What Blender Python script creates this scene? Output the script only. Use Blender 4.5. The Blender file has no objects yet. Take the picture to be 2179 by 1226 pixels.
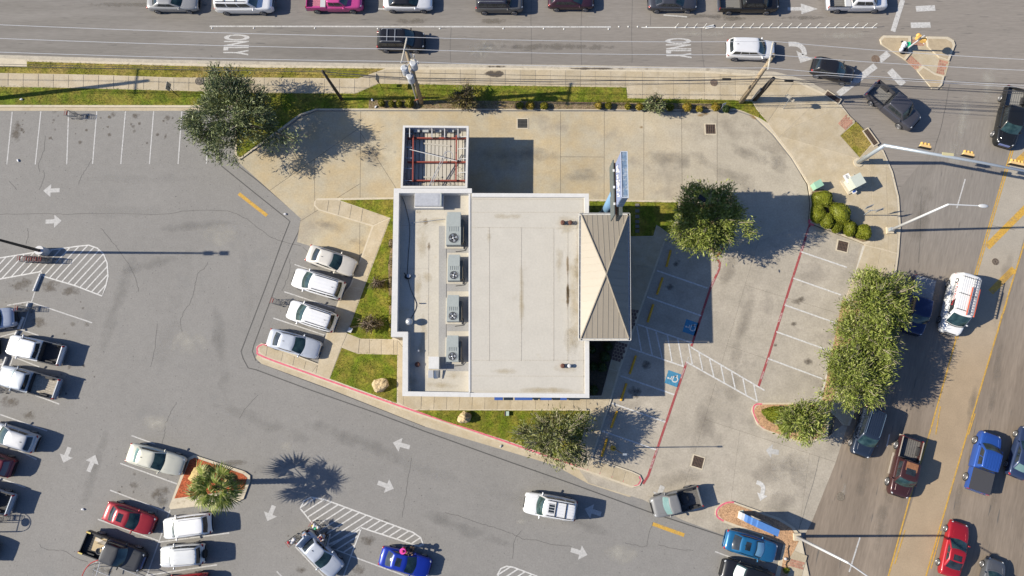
import bpy, bmesh, math, random
import numpy as np
from mathutils import Vector as V, Matrix
R = math.radians
rnd = random.Random(7)
SC = bpy.context.scene
COL = SC.collection
# ---------------------------------------------------------------- camera, sky, sun, exposure
F, H = 1472.0, 64.0
T = math.atan(222 / F)
cd = bpy.data.cameras.new('camera'); cam = bpy.data.objects.new('camera', cd); COL.objects.link(cam)
cd.sensor_width = 36; cd.lens = 36 * F / 2179; cd.clip_end = 5000; cd.clip_start = 1
cam.location = (0, 0, H); cam.rotation_euler = (T, 0, 0); SC.camera = cam
SUN_EL, SUN_AZ = R(32), R(181)            # azimuth: direction of the sun in the xy plane
sd = V((math.cos(SUN_AZ) * math.cos(SUN_EL), math.sin(SUN_AZ) * math.cos(SUN_EL), math.sin(SUN_EL)))
w = bpy.data.worlds.new('World'); SC.world = w; w.use_nodes = True
nt = w.node_tree; bg = nt.nodes['Background']; sky = nt.nodes.new('ShaderNodeTexSky')
sky.sky_type = 'NISHITA'; sky.sun_disc = False; sky.sun_elevation = SUN_EL; sky.sun_rotation = R(90) - SUN_AZ
tint = nt.nodes.new('ShaderNodeMix'); tint.data_type = 'RGBA'; tint.blend_type = 'MULTIPLY'; tint.inputs[0].default_value = 1; tint.inputs[7].default_value = (.78, .96, 1.3, 1)
nt.links.new(sky.outputs[0], tint.inputs[6]); nt.links.new(tint.outputs[2], bg.inputs[0]); bg.inputs[1].default_value = 0.064
sl = bpy.data.lights.new('sun', 'SUN'); so = bpy.data.objects.new('sun', sl); COL.objects.link(so)
sl.energy = 5.0; sl.angle = R(0.5); sl.color = (1.0, 0.915, 0.765)
so.rotation_euler = sd.to_track_quat('Z', 'Y').to_euler(); so.location = (-40, 0, 60)
SC.view_settings.view_transform = 'Standard'; SC.view_settings.look = 'None'
SC.view_settings.gamma = 1; SC.view_settings.exposure = 0.8; SC.view_settings.use_curve_mapping = False

# ---------------------------------------------------------------- helpers
cT, sT = math.cos(T), math.sin(T)
def P(x, y, h=0.0):
    """point of the place at height h that the photograph shows at pixel (x, y)"""
    a, b = (x - 1089.5) / F, (613 - y) / F
    k = (h - H) / (b * sT - cT)
    return V((a * k, (b * cT + sT) * k, h))
def PP(pts, h=0.0): return [P(x, y, h) for x, y in pts]
def mk(name, data, par=None, label=None, cat=None, group=None, kind=None, loc=None, rz=0):
    o = bpy.data.objects.new(name, data); COL.objects.link(o)
    if par: o.parent = par
    if label: o['label'] = label
    if cat: o['category'] = cat
    if group: o['group'] = group
    if kind: o['kind'] = kind
    if loc is not None: o.location = loc
    if rz: o.rotation_euler = (0, 0, rz)
    return o
def thing(name, label, cat, loc=(0, 0, 0), rz=0, group=None): return mk(name, None, None, label, cat, group, None, loc, rz)
def struct(name, data=None): return mk(name, data, kind='structure')
class B:
    def __init__(s): s.v = []; s.f = []; s.m = []; s.k = 0
    def add(s, vs, fs):
        o = len(s.v); s.v += [tuple(p) for p in vs]
        for f in fs: s.f.append([i + o for i in f]); s.m.append(s.k)
        return s
    def box(s, c, d, rz=0, top=1.0):
        x, y, z = d[0] / 2, d[1] / 2, d[2] / 2; co, si = math.cos(rz), math.sin(rz); vs = []
        for Z, q in ((-z, 1), (z, top)):
            for X, Y in ((-x, -y), (x, -y), (x, y), (-x, y)):
                X *= q; Y *= q
                vs.append((c[0] + X * co - Y * si, c[1] + X * si + Y * co, c[2] + Z))
        return s.add(vs, [(3, 2, 1, 0), (4, 5, 6, 7), (0, 1, 5, 4), (1, 2, 6, 5), (2, 3, 7, 6), (3, 0, 4, 7)])
    def prism(s, poly, z0, z1, bottom=True):
        n = len(poly)
        if sum(poly[i][0] * poly[(i + 1) % n][1] - poly[(i + 1) % n][0] * poly[i][1] for i in range(n)) < 0: poly = poly[::-1]
        vs = [(p[0], p[1], z0) for p in poly] + [(p[0], p[1], z1) for p in poly]
        fs = [list(range(n, 2 * n))] + [(i, (i + 1) % n, n + (i + 1) % n, n + i) for i in range(n)]
        if bottom: fs.append(list(range(n))[::-1])
        return s.add(vs, fs)
    def sheet(s, poly, z):
        n = len(poly)
        if sum(poly[i][0] * poly[(i + 1) % n][1] - poly[(i + 1) % n][0] * poly[i][1] for i in range(n)) < 0: poly = poly[::-1]
        return s.add([(p[0], p[1], z) for p in poly], [list(range(n))])
    def tube(s, pts, r, n=8):
        pts = [V(p) for p in pts]; m = len(pts); rs = r if isinstance(r, (list, tuple)) else [r] * m; vs = []
        for i, p in enumerate(pts):
            d = (pts[min(i + 1, m - 1)] - pts[max(i - 1, 0)]).normalized()
            u = d.orthogonal() if abs(d.z) > .9 else d.cross(V((0, 0, 1)))
            u.normalize(); w_ = d.cross(u)
            if abs(d.z) > .9: u = V((1, 0, 0)) - d * d.x; u.normalize(); w_ = d.cross(u)
            for j in range(n):
                a = 2 * math.pi * j / n; vs.append(p + (u * math.cos(a) + w_ * math.sin(a)) * rs[i])
        fs = [(i * n + j, i * n + (j + 1) % n, (i + 1) * n + (j + 1) % n, (i + 1) * n + j) for i in range(m - 1) for j in range(n)]
        fs += [list(range(n))[::-1], list(range((m - 1) * n, m * n))]
        return s.add(vs, fs)
    def cyl(s, c, r, h, n=16, r2=None):
        return s.tube([c, (c[0], c[1], c[2] + h)], [r, r if r2 is None else r2], n)
    def ell(s, c, d, nu=12, nv=7, rz=0, nf=None):
        vs = []; co, si = math.cos(rz), math.sin(rz)
        for i in range(nv + 1):
            t = math.pi * i / nv
            for j in range(nu):
                a = 2 * math.pi * j / nu; x, y, z = math.sin(t) * math.cos(a), math.sin(t) * math.sin(a), math.cos(t)
                q = nf(x, y, z) if nf else 1
                x *= d[0] * q; y *= d[1] * q
                vs.append((c[0] + x * co - y * si, c[1] + x * si + y * co, c[2] + z * d[2] * q))
        return s.add(vs, [(i * nu + j, (i + 1) * nu + j, (i + 1) * nu + (j + 1) % nu, i * nu + (j + 1) % nu) for i in range(nv) for j in range(nu)])
    def mesh(s, name, mats, smooth=False, weld=False):
        me = bpy.data.meshes.new(name); me.from_pydata(s.v, [], s.f)
        for m in (mats if isinstance(mats, (list, tuple)) else [mats]): me.materials.append(m)
        me.polygons.foreach_set('material_index', s.m)
        if weld:
            bm = bmesh.new(); bm.from_mesh(me); bmesh.ops.remove_doubles(bm, verts=bm.verts, dist=1e-4)
            bmesh.ops.recalc_face_normals(bm, faces=bm.faces); bm.to_mesh(me); bm.free()
        if smooth: me.polygons.foreach_set('use_smooth', [True] * len(me.polygons))
        return me
    def obj(s, name, mats, par=None, smooth=False, **k):
        wd = k.pop('weld', False)
        return mk(name, s.mesh(name, mats, smooth, wd), par, **k)

# ---------------------------------------------------------------- materials
def lin(c): return tuple(((v / 255) / 12.92 if v / 255 < .04045 else ((v / 255 + .055) / 1.055) ** 2.4) for v in c)
MC = {}
def mat(name, c, rough=.8, var=0., scale=2., c2=None, fine=0., fs=12., big=0., bump=0., metal=0., coat=0., rand=0., spec=.3,
        stretch=None, grad=None, island=0., blot=None, speck=None):
    """procedural surface: base colour c, patches towards c2, fine grain, broad drift; everything in world position"""
    if name in MC: return MC[name]
    m = bpy.data.materials.new(name); m.use_nodes = True; n = m.node_tree; N = n.nodes; L = n.links
    b = N['Principled BSDF']; b.inputs['Roughness'].default_value = rough; b.inputs['Metallic'].default_value = metal
    b.inputs['Coat Weight'].default_value = coat; b.inputs['Specular IOR Level'].default_value = spec
    b.inputs['Coat Roughness'].default_value = .05
    col = N.new('ShaderNodeRGB'); col.outputs[0].default_value = (*c, 1); out = col.outputs[0]
    pos = None
    def P_():
        nonlocal pos
        if pos is None:
            g = N.new('ShaderNodeNewGeometry'); pos = g.outputs['Position']
            if stretch:
                mp = N.new('ShaderNodeMapping'); mp.inputs['Rotation'].default_value = (0, 0, stretch[0]); mp.inputs['Scale'].default_value = (1 / stretch[1], 1 / stretch[2], 1); mp.vector_type = 'TEXTURE'
                L.new(pos, mp.inputs['Vector']); pos = mp.outputs[0]
        return pos
    def noise(s, d=4., r=.55):
        t = N.new('ShaderNodeTexNoise'); t.inputs['Scale'].default_value = s; t.inputs['Detail'].default_value = d; t.inputs['Roughness'].default_value = r
        L.new(P_(), t.inputs['Vector']); return t.outputs['Fac']
    def rng(f, a, b_, lo, hi):
        t = N.new('ShaderNodeMapRange'); t.inputs[1].default_value = a; t.inputs[2].default_value = b_; t.inputs[3].default_value = lo; t.inputs[4].default_value = hi
        L.new(f, t.inputs[0]); return t.outputs[0]
    def mix(f, a, cc, mode='MIX'):
        t = N.new('ShaderNodeMix'); t.data_type = 'RGBA'; t.blend_type = mode
        L.new(f, t.inputs[0]) if hasattr(f, 'links') else setattr(t.inputs[0], 'default_value', f)
        L.new(a, t.inputs[6])
        if hasattr(cc, 'links'): L.new(cc, t.inputs[7])
        else: t.inputs[7].default_value = (*cc, 1)
        return t.outputs[2]
    def mul(out, f):
        t = N.new('ShaderNodeVectorMath'); t.operation = 'SCALE'; L.new(out, t.inputs[0]); L.new(f, t.inputs['Scale']); return t.outputs[0]
    if c2: out = mix(rng(noise(scale), .38, .62, 0, 1), out, c2)
    if grad:   # the surface itself changes colour across the place: (axis, from, to, colour)
        sx = N.new('ShaderNodeSeparateXYZ'); g = N.new('ShaderNodeNewGeometry'); L.new(g.outputs['Position'], sx.inputs[0])
        out = mix(rng(sx.outputs[grad[0]], grad[1], grad[2], 0, 1), out, grad[3])
    if blot:   # (scale, threshold, colour)
        out = mix(rng(noise(blot[0], 5, .6), blot[1], blot[1] + .1, 0, blot[3] if len(blot) > 3 else .8), out, blot[2])
    if speck: out = mix(rng(noise(speck[0], 2, .5), speck[1], speck[1] + .05, 0, speck[3]), out, speck[2])
    if big: out = mul(out, rng(noise(.12, 3), .3, .7, 1 - big, 1 + big))
    if var: out = mul(out, rng(noise(scale * 1.7, 5, .6), .3, .7, 1 - var, 1 + var))
    if fine: out = mul(out, rng(noise(fs, 2, .7), .3, .7, 1 - fine, 1 + fine))
    if rand:
        oi = N.new('ShaderNodeObjectInfo'); out = mul(out, rng(oi.outputs['Random'], 0, 1, 1 - rand, 1 + rand))
    if island:
        g = N.new('ShaderNodeNewGeometry'); out = mul(out, rng(g.outputs['Random Per Island'], 0, 1, 1 - island, 1 + island))
    L.new(out, b.inputs['Base Color'])
    if bump:
        bp = N.new('ShaderNodeBump'); bp.inputs['Strength'].default_value = bump; bp.inputs['Distance'].default_value = .03
        L.new(noise(fs, 3, .7), bp.inputs['Height']); L.new(bp.outputs[0], b.inputs['Normal'])
    MC[name] = m; return m
def leafmat(name, cs, tr=.08):
    """leaf colours vary from leaf to leaf"""
    if name in MC: return MC[name]
    m = bpy.data.materials.new(name); m.use_nodes = True; N = m.node_tree.nodes; L = m.node_tree.links; b = N['Principled BSDF']
    g = N.new('ShaderNodeNewGeometry'); cr = N.new('ShaderNodeValToRGB'); L.new(g.outputs['Random Per Island'], cr.inputs[0])
    el = cr.color_ramp.elements
    while len(el) < len(cs): el.new(.5)
    for i, c in enumerate(cs): el[i].position = i / (len(cs) - 1); el[i].color = (*c, 1)
    L.new(cr.outputs[0], b.inputs['Base Color']); b.inputs['Roughness'].default_value = .55; b.inputs['Specular IOR Level'].default_value = .3
    t = N.new('ShaderNodeBsdfTranslucent'); L.new(cr.outputs[0], t.inputs[0]); ms = N.new('ShaderNodeMixShader'); ms.inputs[0].default_value = tr
    L.new(b.outputs[0], ms.inputs[1]); L.new(t.outputs[0], ms.inputs[2]); L.new(ms.outputs[0], N['Material Output'].inputs[0])
    MC[name] = m; return m
def decal(name, c, scale=1.2, hard=.25, amount=.8):
    """a stain with a ragged outline: transparent where the noise falls away from its centre (uv = 0..1 disc)"""
    if name in MC: return MC[name]
    m = bpy.data.materials.new(name); m.use_nodes = True; N = m.node_tree.nodes; L = m.node_tree.links; b = N['Principled BSDF']
    b.inputs['Base Color'].default_value = (*c, 1); b.inputs['Roughness'].default_value = .75
    at = N.new('ShaderNodeAttribute'); at.attribute_name = 'edge'; g = N.new('ShaderNodeNewGeometry')
    t = N.new('ShaderNodeTexNoise'); t.inputs['Scale'].default_value = scale; t.inputs['Detail'].default_value = 5; t.inputs['Roughness'].default_value = .65
    L.new(g.outputs['Position'], t.inputs['Vector'])
    a = N.new('ShaderNodeMath'); a.operation = 'MULTIPLY_ADD'; a.inputs[1].default_value = 1.0; L.new(at.outputs['Fac'], a.inputs[0]); L.new(t.outputs['Fac'], a.inputs[2])
    r = N.new('ShaderNodeMapRange'); r.inputs[1].default_value = .78; r.inputs[2].default_value = .78 + hard; r.inputs[3].default_value = 0; r.inputs[4].default_value = amount
    L.new(a.outputs[0], r.inputs[0])
    tr = N.new('ShaderNodeBsdfTransparent'); ms = N.new('ShaderNodeMixShader'); L.new(r.outputs[0], ms.inputs[0]); L.new(tr.outputs[0], ms.inputs[1]); L.new(b.outputs[0], ms.inputs[2])
    L.new(ms.outputs[0], N['Material Output'].inputs[0]); MC[name] = m; return m
def stain(name, par, x, y, rx, ry, m, ang=0, z=.006, n=28):
    """stain disc: edge attribute 0 at its rim, 0.5 in the middle"""
    c = P(x, y, z); s = (P(x + 1, y) - P(x, y)).length; co, si = math.cos(ang), math.sin(ang)
    vs = [c[:]]; ed = [.55]
    for q, e in ((.55, .33), (1, 0)):
        for i in range(n):
            a = 2 * math.pi * i / n; X, Y = math.cos(a) * rx * s * q, math.sin(a) * ry * s * q
            vs.append((c.x + X * co - Y * si, c.y + X * si + Y * co, z)); ed.append(e)
    fs = [(0, 1 + i, 1 + (i + 1) % n) for i in range(n)] + [(1 + i, 1 + n + i, 1 + n + (i + 1) % n, 1 + (i + 1) % n) for i in range(n)]
    me = bpy.data.meshes.new(name); me.from_pydata(vs, [], fs); me.materials.append(m)
    at = me.attributes.new('edge', 'FLOAT', 'POINT'); at.data.foreach_set('value', ed)
    return mk(name, me, par)
def cut(poly, co, no):
    """the part of a plan outline behind the line through co with normal no"""
    out = []; n = len(poly)
    for i in range(n):
        a, b = poly[i], poly[(i + 1) % n]; da, db = (a - co).dot(no), (b - co).dot(no)
        if da <= 0: out.append(a)
        if (da < 0 < db) or (db < 0 < da): out.append(a.lerp(b, da / (da - db)))
    if len(out) < 3: return []
    ar = abs(sum(out[i].x * out[(i + 1) % len(out)].y - out[(i + 1) % len(out)].x * out[i].y for i in range(len(out)))) / 2
    return [out] if ar > .02 else []
def slabs(name, par, poly, lines, z, m, gap=.045, t=.06):
    """cut a plan outline (world) along joint lines (world) and lay each piece as a slab of its own"""
    ps = [[V((p[0], p[1], 0)) for p in poly]]
    for a, b in lines:
        a, b = V(a), V(b); d = (b - a); d.z = 0; d.normalize(); nn = V((-d.y, d.x, 0)); nx = []
        mid = (a + b) / 2
        for p in ps:
            sg = [(q - a).dot(nn) > 0 for q in p]; cr = sum(sg[i] != sg[i - 1] for i in range(len(sg)))
            if cr != 2 or not inpoly(np.array([mid.x]), np.array([mid.y]), p)[0]: nx.append(p); continue
            nx += cut(p, a - nn * gap / 2, nn) + cut(p, a + nn * gap / 2, -nn)
        ps = nx
    for p in ps:
        B().prism(p, z - t, z + rnd.uniform(-.003, .003), False).obj(name, m, par)
SN = [0]
def stripe(name, par, a, b, wd, z, m):
    """painted bar between two pixels, wd in metres"""
    SN[0] += 1; z += (SN[0] % 37) * 5e-5; a, b = P(*a, z), P(*b, z); d = (b - a).normalized(); s = V((-d.y, d.x, 0)) * wd / 2
    return B().add([a - s, b - s, b + s, a + s], [(0, 1, 2, 3)]).obj(name, m, par)
def ribbon(bl, pts, wd, z):
    pts = [V((p[0], p[1], z)) for p in pts]; n = len(pts); vs = []
    for i in range(n):
        d = (pts[min(i + 1, n - 1)] - pts[max(i - 1, 0)]).normalized(); s = V((-d.y, d.x, 0)) * wd / 2
        vs += [pts[i] + s, pts[i] - s]
    return bl.add(vs, [(2 * i, 2 * i + 1, 2 * i + 3, 2 * i + 2) for i in range(n - 1)])
def smooth(pts, k=4, closed=False):
    """Catmull-Rom through 2-D points"""
    n = len(pts); out = []
    for i in range(n if closed else n - 1):
        p = [pts[(i + j - 1) % n] if closed else pts[max(0, min(n - 1, i + j - 1))] for j in range(4)]
        for q in range(k):
            t = q / k
            out.append(tuple(.5 * (2 * p[1][a] + (p[2][a] - p[0][a]) * t + (2 * p[0][a] - 5 * p[1][a] + 4 * p[2][a] - p[3][a]) * t * t + (3 * p[1][a] - p[0][a] - 3 * p[2][a] + p[3][a]) * t ** 3) for a in range(2)))
    if not closed: out.append(tuple(pts[-1]))
    return out
def text(s, par, o, right, up, size, m, sx=1., name='lettering', ext=.002, align='CENTER', bold=0.):
    cu = bpy.data.curves.new(name, 'FONT'); cu.body = s; cu.size = size; cu.align_x = align; cu.align_y = 'CENTER'; cu.extrude = ext; cu.offset = bold; cu.materials.append(m)
    r, u = V(right).normalized(), V(up).normalized(); nn = r.cross(u)
    tmp = bpy.data.objects.new('tmp', cu); me = bpy.data.meshes.new_from_object(tmp); bpy.data.objects.remove(tmp); bpy.data.curves.remove(cu)
    ob = mk(name, me, par); M = Matrix((r * sx, u, nn)).transposed().to_4x4(); M.translation = V(o); ob.matrix_local = M
    return ob
def inpoly(x, y, poly):
    n = len(poly); r = np.zeros(len(x), bool); j = n - 1
    for i in range(n):
        xi, yi, xj, yj = poly[i][0], poly[i][1], poly[j][0], poly[j][1]
        if abs(yj - yi) > 1e-9: r ^= ((yi > y) != (yj > y)) & (x < (xj - xi) * (y - yi) / (yj - yi) + xi)
        j = i
    return r
def quads(name, c, d, s, m, par=None, **k):
    """many small leaves: centre c, half length vectors d, half width vectors s (N x 3)"""
    n = len(c); v = np.empty((n, 4, 3), np.float32)
    v[:, 0] = c - d; v[:, 1] = c + s; v[:, 2] = c + d; v[:, 3] = c - s
    me = bpy.data.meshes.new(name); me.vertices.add(4 * n); me.vertices.foreach_set('co', v.ravel())
    me.loops.add(4 * n); me.loops.foreach_set('vertex_index', np.arange(4 * n, dtype=np.int32))
    me.polygons.add(n); me.polygons.foreach_set('loop_start', np.arange(0, 4 * n, 4, dtype=np.int32))
    try: me.polygons.foreach_set('loop_total', np.full(n, 4, np.int32))
    except Exception: pass
    me.materials.append(m); me.update(calc_edges=True); me.validate()
    return mk(name, me, par, **k)
# ---------------------------------------------------------------- surface materials
ASPH = mat('lot_asphalt', (.196, .189, .178), .85, var=.05, scale=.9, fine=.1, fs=7, big=.05, blot=(.35, .6, (.17, .167, .161), .5), speck=(5, .68, (.08, .078, .075), .7))
ROAD = mat('road_asphalt', (.156, .145, .131), .85, var=.05, scale=.8, fine=.1, fs=8, big=.12, c2=(.178, .166, .152), stretch=(0, .1, 1.1), grad=(0, -18, 30, (.198, .179, .159)), speck=(5, .68, (.08, .078, .075), .7))
ROADE = mat('avenue_asphalt', (.215, .176, .138), .85, var=.07, scale=.6, fine=.12, fs=8, big=.1, c2=(.17, .138, .108), stretch=(R(74), .08, .7), grad=(1, 2, 17, (.196, .178, .158)), speck=(5, .68, (.08, .078, .075), .7))
LANE = mat('centre_lane_asphalt', (.295, .228, .153), .85, var=.06, scale=.4, fine=.08, fs=8, big=.08, grad=(1, 2, 14, (.285, .258, .215)))
CONC = mat('drive_concrete', (.36, .29, .18), .8, var=.07, scale=.45, fine=.1, fs=6, big=.1, c2=(.345, .305, .225), blot=(.22, .56, (.24, .21, .165), .65), rand=.03, grad=(0, 6, 20, (.355, .318, .252)))
STAL = mat('stall_concrete', (.305, .275, .226), .8, var=.1, scale=.5, fine=.11, fs=6, big=.08, c2=(.335, .302, .25), blot=(.3, .57, (.2, .178, .15), .5), rand=.02)
WALK = mat('walk_concrete', (.355, .295, .2), .8, var=.07, scale=.8, fine=.08, fs=6, rand=.06, c2=(.385, .33, .24))
KERB = mat('kerb_concrete', (.45, .395, .3), .8, var=.09, scale=1.2, fine=.08, blot=(1.5, .62, (.25, .2, .14)))
JOINT = mat('joint_dirt', (.1, .085, .065), .95, fine=.3)
SEAL = mat('tar_seal', (.075, .073, .07), .7, fine=.15)
GRASSB = mat('grass_soil', (.095, .125, .006), .95, var=.3, scale=.8, c2=(.17, .145, .022), fine=.4, fs=5)
GRASSY = mat('dry_grass_soil', (.14, .135, .012), .95, var=.25, scale=.6, c2=(.24, .18, .05), fine=.4, fs=5)
MULCH = mat('bed_mulch', (.15, .105, .06), .95, var=.2, scale=2, fine=.5, fs=9, c2=(.2, .15, .09))
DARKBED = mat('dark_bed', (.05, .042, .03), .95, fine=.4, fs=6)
REDM = mat('red_mulch', (.3, .075, .03), .95, var=.25, scale=3, fine=.6, fs=9, bump=.6)
GRAVEL = mat('pink_gravel', (.36, .22, .125), .95, var=.15, scale=2, fine=.45, fs=10, bump=.5)
WHITE = mat('white_paint', (.46, .455, .44), .7, fine=.22, fs=6, blot=(3, .66, (.28, .275, .265), .6))
WORNW = mat('worn_white_paint', (.4, .395, .385), .8, fine=.2, fs=6, blot=(2.5, .56, (.25, .245, .235), .7))
YELL = mat('yellow_paint', (.43, .26, .05), .75, fine=.2, fs=6, blot=(2, .53, (.28, .2, .1), .75))
REDP = mat('fire_lane_red', (.27, .06, .062), .75, fine=.15, fs=6, blot=(1.5, .55, (.26, .13, .11), .7))
PINKP = mat('kerb_pink_paint', (.52, .12, .16), .75, var=.15, scale=2, fine=.15, fs=6)
BLUEP = mat('accessible_blue', (.045, .18, .3), .75, fine=.2, fs=6, blot=(4, .62, (.2, .2, .18), .7))
BRICK = mat('brick_red', (.33, .17, .12), .9, rand=.18, fine=.15)
# ---------------------------------------------------------------- the ground
struct('ground', B().sheet([(-1500, -1500), (1500, -1500), (1500, 1500), (-1500, 1500)], -.25).mesh('ground', mat('far_ground', (.2, .185, .15), .9, big=.2)))
lot = struct('parking_lot', B().sheet(PP([(-900, 226), (520, 226), (1700, 226), (1760, 1900), (-900, 1900)]), 0).mesh('parking_lot', ASPH))
road = struct('north_road', B().sheet(PP([(-900, -700), (3000, -700), (3000, 268), (2035, 272), (1904, 424), (1700, 215), (-900, 130)]), .008).mesh('north_road', ROAD))
ave = struct('avenue', B().sheet(PP([(1900, 419), (2034, 256), (3000, 251), (3000, 1900), (1560, 1900), (1690, 1226), (1722, 1100), (1748, 1010), (1775, 900), (1850, 600), (1880, 400)]), .012).mesh('avenue', ROADE))
LN = B().sheet(PP([(2153, 320), (2240, 310), (2179, 506), (2150, 612), (2059, 918), (1970, 1226), (1800, 1810), (1704, 1810), (1890, 1226), (1943, 1060), (1979, 918), (2034, 722), (2076, 584)]), .016).obj('centre_lane', LANE, ave)
# concrete drive: one dirty base that shows in the joints, slabs on it
drv = [(505, 343), (588, 292), (640, 250), (672, 237), (1570, 238), (1602, 249), (1642, 287), (1682, 337), (1716, 392), (1723, 432), (1719, 475), (1838, 521), (1746, 851), (1764, 880), (1762, 930), (1792, 905), (1803, 908), (1778, 985), (1748, 1060), (1727, 1112), (1715, 1134), (1600, 1150), (1540, 1139), (1455, 1108), (1370, 1064), (1252, 1028), (1222, 985), (1250, 905), (1300, 846), (1250, 700), (1250, 470), (845, 470), (830, 520), (815, 600), (700, 535), (632, 515), (640, 465)]
drive = struct('concrete_drive', B().prism(PP(drv), -.05, .012, False).mesh('concrete_drive', JOINT))
nd = [p for p in drv if p[1] <= 600 and not (p[0] > 1600 and p[1] > 440)]
north = [(505, 343), (588, 292), (640, 250), (672, 237), (1570, 238), (1602, 249), (1642, 287), (1682, 337), (1716, 392), (1723, 432), (1719, 475), (1640, 503), (1530, 545), (1440, 500), (1250, 470), (845, 470), (830, 520), (815, 600), (700, 535), (632, 515), (640, 465)]
L_ = [((a, 200), (b, 600)) for a, b in ((768, 765), (1193, 1192), (1286, 1285), (1370, 1370), (1450, 1453), (1526, 1526))]
L_ += [((690, 331), (1760, 337)), ((735, 232), (845, 404)), ((575, 405), (645, 356)), ((640, 470), (680, 445)), ((668, 250), (670, 440)), ((1640, 390), (1760, 330))]
slabs('concrete_slab', drive, PP(north, .02), [(P(*a), P(*b)) for a, b in L_], .02, CONC, .035)
south = [(1530, 545), (1640, 503), (1719, 475), (1838, 521), (1746, 851), (1764, 880), (1762, 930), (1792, 905), (1803, 908), (1778, 985), (1748, 1060), (1727, 1112), (1715, 1134), (1600, 1150), (1540, 1139), (1455, 1108), (1370, 1064), (1252, 1028), (1222, 985), (1250, 905), (1300, 846), (1250, 700), (1250, 472), (1440, 501)]
L_ = [((1614, 512), (1440, 1090)), ((1480, 575), (1760, 660)), ((1440, 700), (1740, 800)), ((1400, 860), (1660, 945)), ((1720, 985), (1700, 1130)), ((1560, 1030), (1545, 1150))]
slabs('stall_slab', drive, PP(south, .02), [(P(*a), P(*b)) for a, b in L_], .02, STAL, .016)
# ---------------------------------------------------------------- raised ground with kerbs
KZ = .14
def raised(name, px, z=.12): return struct(name, B().prism(PP(px, z), -.05, z, False).mesh(name, KERB))
kn = [(-500, 116), (0, 124), (60, 127), (330, 134), (545, 138), (830, 143), (1060, 144), (1240, 147), (1500, 151), (1640, 161), (1700, 173), (1755, 199), (1790, 223), (1838, 286), (1880, 320), (1900, 366), (1913, 420), (1917, 480), (1913, 538), (1905, 600), (1880, 690), (1850, 790), (1808, 906)]
ks = [(1762, 931), (1790, 905), (1745, 851), (1840, 520), (1722, 473), (1726, 432), (1720, 392), (1686, 336), (1646, 285), (1605, 246), (1570, 234), (672, 234), (638, 246), (577, 292), (510, 340), (500, 334), (499, 229), (-500, 226)]
ks = [(1795, 905), (1774, 880), (1748, 851), (1840, 520)] + ks[4:]
verge = raised('verge', kn + ks)
struct('road_gutter', B().sheet(PP([(-500, 108), (0, 117), (330, 127), (545, 131), (830, 136), (1060, 137), (1240, 139), (1500, 144), (1650, 153), (1720, 172), (1775, 204), (1700, 190), (1640, 175), (-500, 130)]), .02).mesh('road_gutter', mat('gutter_concrete', (.36, .325, .265), .85, var=.12, scale=1, fine=.15, blot=(.8, .6, (.18, .15, .11)))))
struct('lot_gutter', B().sheet(PP([(-500, 226), (499, 228), (430, 236), (-500, 236)]), .012).mesh('lot_gutter', WALK))
g1 = [(57, 131), (330, 139), (545, 144), (820, 146), (761, 167), (545, 165), (375, 165), (200, 159), (-300, 150), (-300, 140), (57, 142)]
g2 = [(-300, 182), (100, 186), (375, 193), (545, 198), (757, 199), (806, 178), (1060, 182), (1333, 186), (1335, 209), (1560, 213), (1600, 216), (1609, 232), (1634, 262), (1618, 252), (1580, 236), (1562, 231), (672, 231), (638, 242), (575, 288), (511, 335), (504, 330), (503, 232), (497, 224), (-300, 223)]
g3 = [(722, 426), (837, 424), (834, 722), (768, 721), (739, 710), (775, 612), (831, 464)]
g4 = [(727, 740), (761, 753), (845, 755), (844, 858), (702, 806)]
g5 = [(884, 873), (1256, 874), (1222, 987), (1080, 938), (950, 897)]
g6 = [(1254, 428), (1443, 431), (1436, 470), (1425, 498), (1397, 478), (1390, 502), (1337, 503), (1254, 470)]
g7 = [(1788, 289), (1822, 259), (1860, 300), (1829, 335)]
isl = [(675, 422), (838, 420), (1250, 424), (1440, 427), (1530, 425), (1545, 470), (1537, 530), (1521, 549), (1505, 541), (1430, 503), (1415, 516), (1381, 612), (1320, 787), (1301, 852), (1261, 974), (1345, 1003), (1362, 1011), (1367, 1022), (1361, 1034), (1345, 1038), (1225, 996), (1000, 920), (845, 868), (700, 815), (560, 765), (546, 752), (545, 738), (556, 730), (577, 735), (677, 774), (692, 717), (720, 640), (745, 606), (767, 550), (791, 482), (677, 447), (668, 438), (668, 430)]
islet = raised('restaurant_island', isl)
B().prism(PP([(552, 745), (564, 757), (704, 806), (849, 858), (1004, 910), (1229, 986), (1345, 1028), (1362, 1040), (1340, 1058), (1253, 1030), (1180, 990), (905, 908), (700, 827), (556, 774), (544, 762)]), -.05, .018, False).obj('gutter_apron', WALK, islet)
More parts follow.
